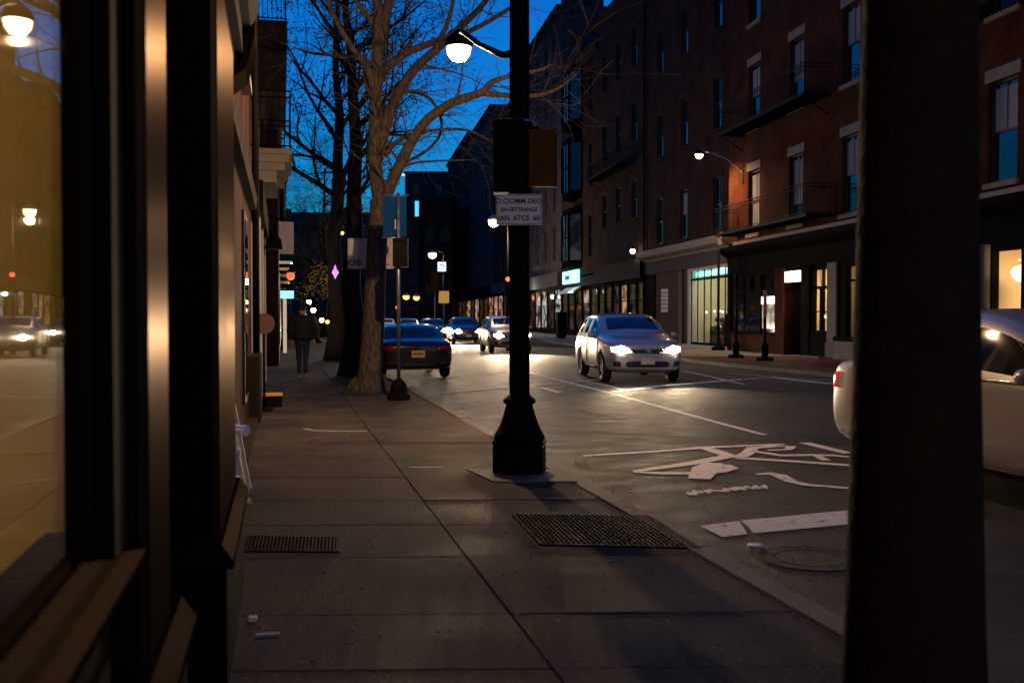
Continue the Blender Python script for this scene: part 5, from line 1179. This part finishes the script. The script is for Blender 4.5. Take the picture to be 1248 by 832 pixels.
    md = body.modifiers.new('b', 'BOOLEAN'); md.object = co_; md.operation = 'DIFFERENCE'; md.solver = 'EXACT'
    dg = bpy.context.evaluated_depsgraph_get(); me2 = bpy.data.meshes.new_from_object(body.evaluated_get(dg)); body.modifiers.clear(); bpy.data.objects.remove(co_)
    # split by material
    def part(nm, idx, mm, side=None, xr=(-9, 99)):
        bm = bmesh.new(); bm.from_mesh(me2)
        kill = [f for f in bm.faces if f.material_index not in idx or (side == 'l' and f.calc_center_median().y > 0) or (side == 'r' and f.calc_center_median().y < 0) or not (xr[0] <= f.calc_center_median().x < xr[1])]
        if len(kill) == len(bm.faces): bm.free(); return None
        bmesh.ops.delete(bm, geom=kill, context='FACES')
        for f in bm.faces: f.smooth = True
        r = bpy.data.meshes.new(nm); 
        bm.to_mesh(r); bm.free()
        for q2 in mm: r.materials.append(M[q2])
        if len(mm) == 1: r.polygons.foreach_set('material_index', [0]*len(r.polygons))
        o = bpy.data.objects.new(nm, r); sc.collection.objects.link(o); o.parent = t; return o
    bo = part('body', (0, 4), [paint, 'carglass', 'carglass', 'carglass', 'arch']); 
    for sd_ in 'lr':
        for xr in ((-9, 2.64), (2.64, 3.37 if suv else 99), (3.37 if suv else 99, 199)): part('side_window', (1,), ['carglass'], sd_, xr)
    part('windscreen', (2,), ['carglass']); part('rear_window', (3,), ['carglass'])
    bpy.data.objects.remove(body)
    def conf(nm, poly, ax, sgn, mm, off=.006, par=None, cuts=3, lab=None):
        bm = bmesh.new(); vs = [bm.verts.new((u, v, 0)) for u, v in poly]; f = bm.faces.new(vs)
        bmesh.ops.triangulate(bm, faces=[f]); bmesh.ops.subdivide_edges(bm, edges=bm.edges[:], cuts=cuts, use_grid_fill=True)
        out = {}
        for v in bm.verts[:]:
            u, z = v.co.x, v.co.y*sz
            if ax == 'x': o_ = Vector((-3 if sgn < 0 else 8, u, z)); d = Vector((1 if sgn < 0 else -1, 0, 0))
            else: o_ = Vector((u, 3*sgn, z)); d = Vector((0, -sgn, 0))
            h = bvh.ray_cast(o_, d)
            if h[0] is None: bm.verts.remove(v); continue
            nn = h[1] if h[1].dot(d) < 0 else -h[1]; v.co = h[0]+nn*off
        for f in bm.faces: f.smooth = True
        r = bpy.data.meshes.new(nm); bm.to_mesh(r); bm.free(); r.materials.append(M[mm] if isinstance(mm, str) else mm)
        o = bpy.data.objects.new(nm, r); sc.collection.objects.link(o); o.parent = par or t
        sd = o.modifiers.new('t', 'SOLIDIFY'); sd.thickness = .01; sd.offset = -1
        return o
    mir = lambda poly: [(-u, v) for u, v in poly][::-1]
    # front
    hl = [(.36, .70), (.60, .67), (.79, .71), (.80, .80), (.66, .82), (.45, .78)]
    for s, pl in ((1, hl), (-1, mir(hl))):
        o = conf('headlight', pl, 'x', -1, 'chrome' if not headlights else 'headglow', .004)
        if headlights:
            hx = bvh.ray_cast(Vector((-3, s*.60, .745*sz)), Vector((1, 0, 0)))[0].x
            MB().lathe([(.13 if headlights > 1000 else .095, 0), (.11 if headlights > 1000 else .08, .035), (.02, .055)], n=16, T=Matrix.Translation((hx-.0, s*.60, .745*sz)) @ Matrix.Rotation(R(-90), 4, 'Y')).build('lamp', 'headlens', o)
        conf('fog_lamp', [(s*.60, .38), (s*.76, .40), (s*.76, .50), (s*.62, .50)][::s], 'x', -1, 'plastic', .004)
    gr = conf('grille', [(-.34, .67), (.34, .67), (.40, .765), (-.40, .765)], 'x', -1, 'plastic', .005)
    conf('grille_bar', [(-.36, .735), (.36, .735), (.37, .755), (-.37, .755)], 'x', -1, 'chrome', .014, gr); conf('grille_bar', [(-.33, .675), (.33, .675), (.335, .685), (-.335, .685)], 'x', -1, 'chrome', .012, gr)
    MB().lathe([(.05, 0), (.055, .01), (.04, .018), (.036, .008), (.0, .008)], n=20, T=Matrix.Translation((-.028, 0, .722*sz)) @ Matrix.Rotation(R(-90), 4, 'Y')).build('badge', 'chrome', gr)
    conf('air_intake', [(-.46, .37), (.46, .37), (.52, .44), (.44, .50), (-.44, .50), (-.52, .44)], 'x', -1, 'plastic', .005)
    pl_ = MB().box(-.04, -.025, -.16, .16, .43*sz, .43*sz+.15).build('number_plate', platem, t)
    # rear
    tl = [(.44, .82), (.66, .80), (.82, .78), (.84, .93), (.70, .96), (.50, .92)]
    for s, pl in ((1, tl), (-1, mir(tl))):
        q1 = conf('tail_light', pl, 'x', 1, tail, .006)
        conf('side_lens', [(4.36, .80), (4.53, .79), (4.54, .93), (4.34, .96)], 'y', s, tail, .006, q1)
        conf('reflector', [(s*.52, .45), (s*.74, .46), (s*.74, .49), (s*.52, .48)][::s], 'x', 1, 'taildull', .005)
    conf('bumper_insert', [(-.5, .36), (.5, .36), (.44, .45), (-.44, .45)], 'x', 1, 'plastic', .005)
    rp = MB().box(4.615, 4.63, -.16, .16, .62*sz, .62*sz+.16).build('number_plate', platem, t)
    m_ = MB()
    for k in range(6): m_.box(4.6305, 4.632, -.12+k*.042, -.095+k*.042, .62*sz+.045, .62*sz+.12)
    m_.build('plate_lettering', 'ink', rp)
    conf('boot_trim', [(-.30, .80), (.30, .80), (.30, .815), (-.30, .815)], 'x', 1, 'chrome', .01)
    # sides
    for s in (1, -1):
        mi = MB().lathe([(.02, -.09), (.075, -.06), (.09, 0), (.075, .06), (.02, .09)], n=14, T=Matrix.Translation((1.52, s*1.01, 1.06*sz)) @ Matrix.Rotation(R(90), 4, 'X') @ Matrix.Scale(.75, 4, (0, 1, 0))).build('wing_mirror', paint, t)
        MB().tube([(1.52, s*.88, 1.0*sz), (1.52, s*.99, 1.04*sz)], .025, 8).build('mirror_arm', 'plastic', mi)
        for x in (2.30, 3.18):
            conf('door_handle', [(x, .86), (x+.20, .86), (x+.20, .89), (x, .89)], 'y', s, 'chrome', .022, None, 2)
        for x0_, x1_ in ((1.30, 1.33), (2.66, 2.64), (3.50, 3.44)):
            conf('door_gap', [(x0_, .32), (x0_+.014, .32), (x1_+.014, .96), (x1_, .96)], 'y', s, 'arch', .0015, None, 3)
        conf('sill_trim', [(1.35, .27), (3.15, .27), (3.15, .33), (1.35, .33)], 'y', s, 'plastic', .004)
        conf('belt_trim', [(1.5, .985), (3.6, 1.01), (3.6, 1.025), (1.5, 1.0)], 'y', s, 'chrome', .003, None, 5)
    # pillars on side glass
    # wheels
    for x in wx:
        for s in (1, -1):
            Tm = Matrix.Translation((x, s*.80, wr)) @ Matrix.Rotation(R(-90*s), 4, 'X')
            wh = MB().lathe([(.20, -.10), (.30, -.105), (.33, -.08), (.335, 0), (.33, .08), (.30, .105), (.22, .10), (.215, .05)], n=32, T=Tm).build('wheel', 'rubber', t)
            r_ = MB(); r_.lathe([(.20, .02), (.215, .06), (.225, .095), (.21, .10), (.20, .06), (.19, .03)], n=32, T=Tm); r_.lathe([(.05, .03), (.06, .085), (.03, .095)], n=14, T=Tm)
            for k in range(5):
                Ts = Tm @ Matrix.Rotation(k*2*math.pi/5, 4, 'Z'); r_.box(.04, .21, -.032, .032, .05, .082, Ts)
            r_.build('rim', 'rim', wh)
            MB().lathe([(.2, .0), (.2, .015)], n=20, T=Tm).build('brake_disc', 'arch', wh)
    # headlight beams
    if headlights:
        inv = frame_of(t).inverted()
        for s in (1, -1):
            P = inv @ Vector((-.16, s*.60, .745*sz)); d = inv.to_3x3() @ Vector((-1, 0, -.15))
            light('SPOT', 'headlight_beam', P, headlights, (1, .74, .46), .06, d, 66, 1.0)
    return t
HD = -math.pi/2-AZ                       # oncoming heading
def place_on(px, py, side): pass
# silver car, front near (8.2, 22.0)
fw = Vector((math.cos(HD), math.sin(HD), 0)); lf = Vector((-fw.y, fw.x, 0))
car('silver_car', 'silver hatchback with bright headlights driving past the lit shops', (8.02, 21.2, 0), HD+R(-3), 'silver', 1.03, True, headlights=HEAD)
car('near_silver_car', 'pale silver car close by, its middle hidden behind the thick dark pole', (6.16, 4.55, 0), -math.pi/2-R(1), 'silver2', 1.0, tail='taillens')
o = car('parked_black_car', 'black saloon parked at the kerb beside the big tree, seen from behind', (3.2, 28.7, 0), math.pi/2, 'blackcar', .86, platem='plate_y')
car('oncoming_car', 'champagne car with glaring headlights behind the lamp post', (9.45, 40.9, 0), HD, 'beige', 1.02, True, headlights=HEAD*7, group='oncoming cars with headlights on')
car('oncoming_car', 'grey blue car left of the champagne car with headlights on', (10.35, 56.0, 0), HD, 'darkcar', 1.0, True, headlights=HEAD*7, group='oncoming cars with headlights on')
for px, D, pt, lab in ((531, 64, 'darkcar', 'dark car with one glaring lamp just above the parked black car'), (500, 76, 'darkcar', 'dark car in the distant traffic behind the slim post'), (471, 84, 'silver2', 'distant car seen between the big tree and the slim post')):
    P = wp(px, 400, D); car('oncoming_car', lab, (P.x, P.y, 0), HD, pt, .95, True, headlights=HEAD*7, group='oncoming cars with headlights on')

# ================================================================== PERSON
def skinned(nm, verts, edges, radii, m_, parent, root=0, sub=2):
    me = bpy.data.meshes.new(nm); inv = frame_of(parent); me.from_pydata([tuple(inv @ Vector(v)) for v in verts], edges, []); me.update()
    o = bpy.data.objects.new(nm, me); sc.collection.objects.link(o)
    o.modifiers.new('k', 'SKIN'); s = o.modifiers.new('s', 'SUBSURF'); s.levels = sub; s.render_levels = sub
    if not me.skin_vertices:
        bpy.context.view_layer.objects.active = o
        me.skin_vertices.new() if hasattr(me.skin_vertices, 'new') else None
    for i, r in enumerate(radii):
        me.skin_vertices[0].data[i].radius = (r, r) if not hasattr(r, '__len__') else r
        me.skin_vertices[0].data[i].use_root = (i == root)
    dg = bpy.context.evaluated_depsgraph_get(); r = bpy.data.meshes.new_from_object(o.evaluated_get(dg)); bpy.data.objects.remove(o)
    r.name = nm; r.materials.clear(); r.materials.append(M[m_]); r.polygons.foreach_set('use_smooth', [True]*len(r.polygons)); r.polygons.foreach_set('material_index', [0]*len(r.polygons))
    ob = bpy.data.objects.new(nm, r); sc.collection.objects.link(ob); ob.parent = parent; return ob
def person(px, py, H, label):
    g = G(px, py); x, y = g.x, g.y; k = H/1.75; z0 = .1
    t = thing('person', label, 'person', (x, y, .1))
    V = lambda a, b, c_: (x+a*k, y+b*k, z0+c_*k)
    # body: pelvis, spine, neck, head, arms with hands, legs
    vs = [V(0, 0, .95), V(0, .02, 1.15), V(0, .03, 1.38), V(0, .04, 1.50), V(0, .06, 1.58), V(0, .07, 1.68), V(-.19, .03, 1.40), V(-.26, .0, 1.14), V(-.25, .06, .90), V(.19, .03, 1.40), V(.26, .04, 1.14), V(.27, .0, .90),
          V(-.09, .0, .90), V(-.08, .10, .50), V(-.07, .06, .09), V(.09, .0, .90), V(.07, -.06, .50), V(.06, -.16, .10)]
    ed = [(0, 1), (1, 2), (2, 3), (3, 4), (4, 5), (2, 6), (6, 7), (7, 8), (2, 9), (9, 10), (10, 11), (0, 12), (12, 13), (13, 14), (0, 15), (15, 16), (16, 17)]
    skinned('body', vs, ed, [.13, .12, .12, .055, .085, .09, .06, .045, .033, .06, .045, .033, .085, .055, .04, .085, .055, .04], 'skin', t)
    for s, hx, hy in ((-1, -.25, .06), (1, .27, .0)):
        hv = [V(hx, hy, .90), V(hx, hy, .83)]; he = [(0, 1)]; hr = [.03, .034]
        for f in range(4):
            b = len(hv); fx = hy-.03+f*.02; hv += [V(hx, fx, .80), V(hx-s*.01, fx+.003, .765), V(hx-s*.025, fx+.003, .735+.006*abs(f-1.5))]; he += [(1, b), (b, b+1), (b+1, b+2)]; hr += [.010, .009, .008]
        b = len(hv); hv += [V(hx-s*.02, hy+.045, .83), V(hx-s*.025, hy+.06, .79)]; he += [(1, b), (b, b+1)]; hr += [.011, .009]
        skinned('hand', hv, he, [r*k for r in hr], 'skin', t, sub=1)
    skinned('hair', [V(0, .03, 1.60), V(0, .045, 1.70), V(0, .07, 1.735)], [(0, 1), (1, 2)], [.085, .098, .07], 'hair', t)
    skinned('jacket', [V(0, 0, .86), V(0, .01, 1.05), V(0, .02, 1.25), V(0, .03, 1.42), V(0, .04, 1.52), V(-.19, .03, 1.41), V(-.27, .0, 1.15), V(-.26, .05, .93), V(.19, .03, 1.41), V(.27, .04, 1.15), V(.28, .01, .93)],
            [(0, 1), (1, 2), (2, 3), (3, 4), (3, 5), (5, 6), (6, 7), (3, 8), (8, 9), (9, 10)], [(.26, .2), (.26, .2), (.27, .19), (.24, .17), .10, .14, .115, .08, .14, .115, .08], 'jacket', t)
    skinned('trousers', [V(0, 0, .93), V(-.09, 0, .86), V(-.08, .105, .50), V(-.07, .06, .10), V(.09, 0, .86), V(.07, -.055, .50), V(.06, -.16, .12)], [(0, 1), (1, 2), (2, 3), (0, 4), (4, 5), (5, 6)], [.12, .10, .068, .052, .10, .068, .052], 'jeans', t)
    for a, b, zz2, up in ((-.07, .06, .035, 0), (.06, -.16, .05, .05)):
        skinned('shoe', [V(a, b-.03, zz2+up*.6), V(a, b+.07, zz2), V(a, b+.16, zz2-.005)], [(0, 1), (1, 2)], [.045, .045, .035], 'shoe', t, sub=1)
person(369, 462, 1.68, 'person in a black jacket and dark jeans walking away down the left pavement')
# light spilling from the left shops onto the pavement
light('POINT', 'left_shop_spill', (.25, 31, 2.6), 60, (1, .8, .6), .1)
light('POINT', 'left_shop_spill_far', (.4, 44, 2.6), 70, (.9, .9, 1), .1)
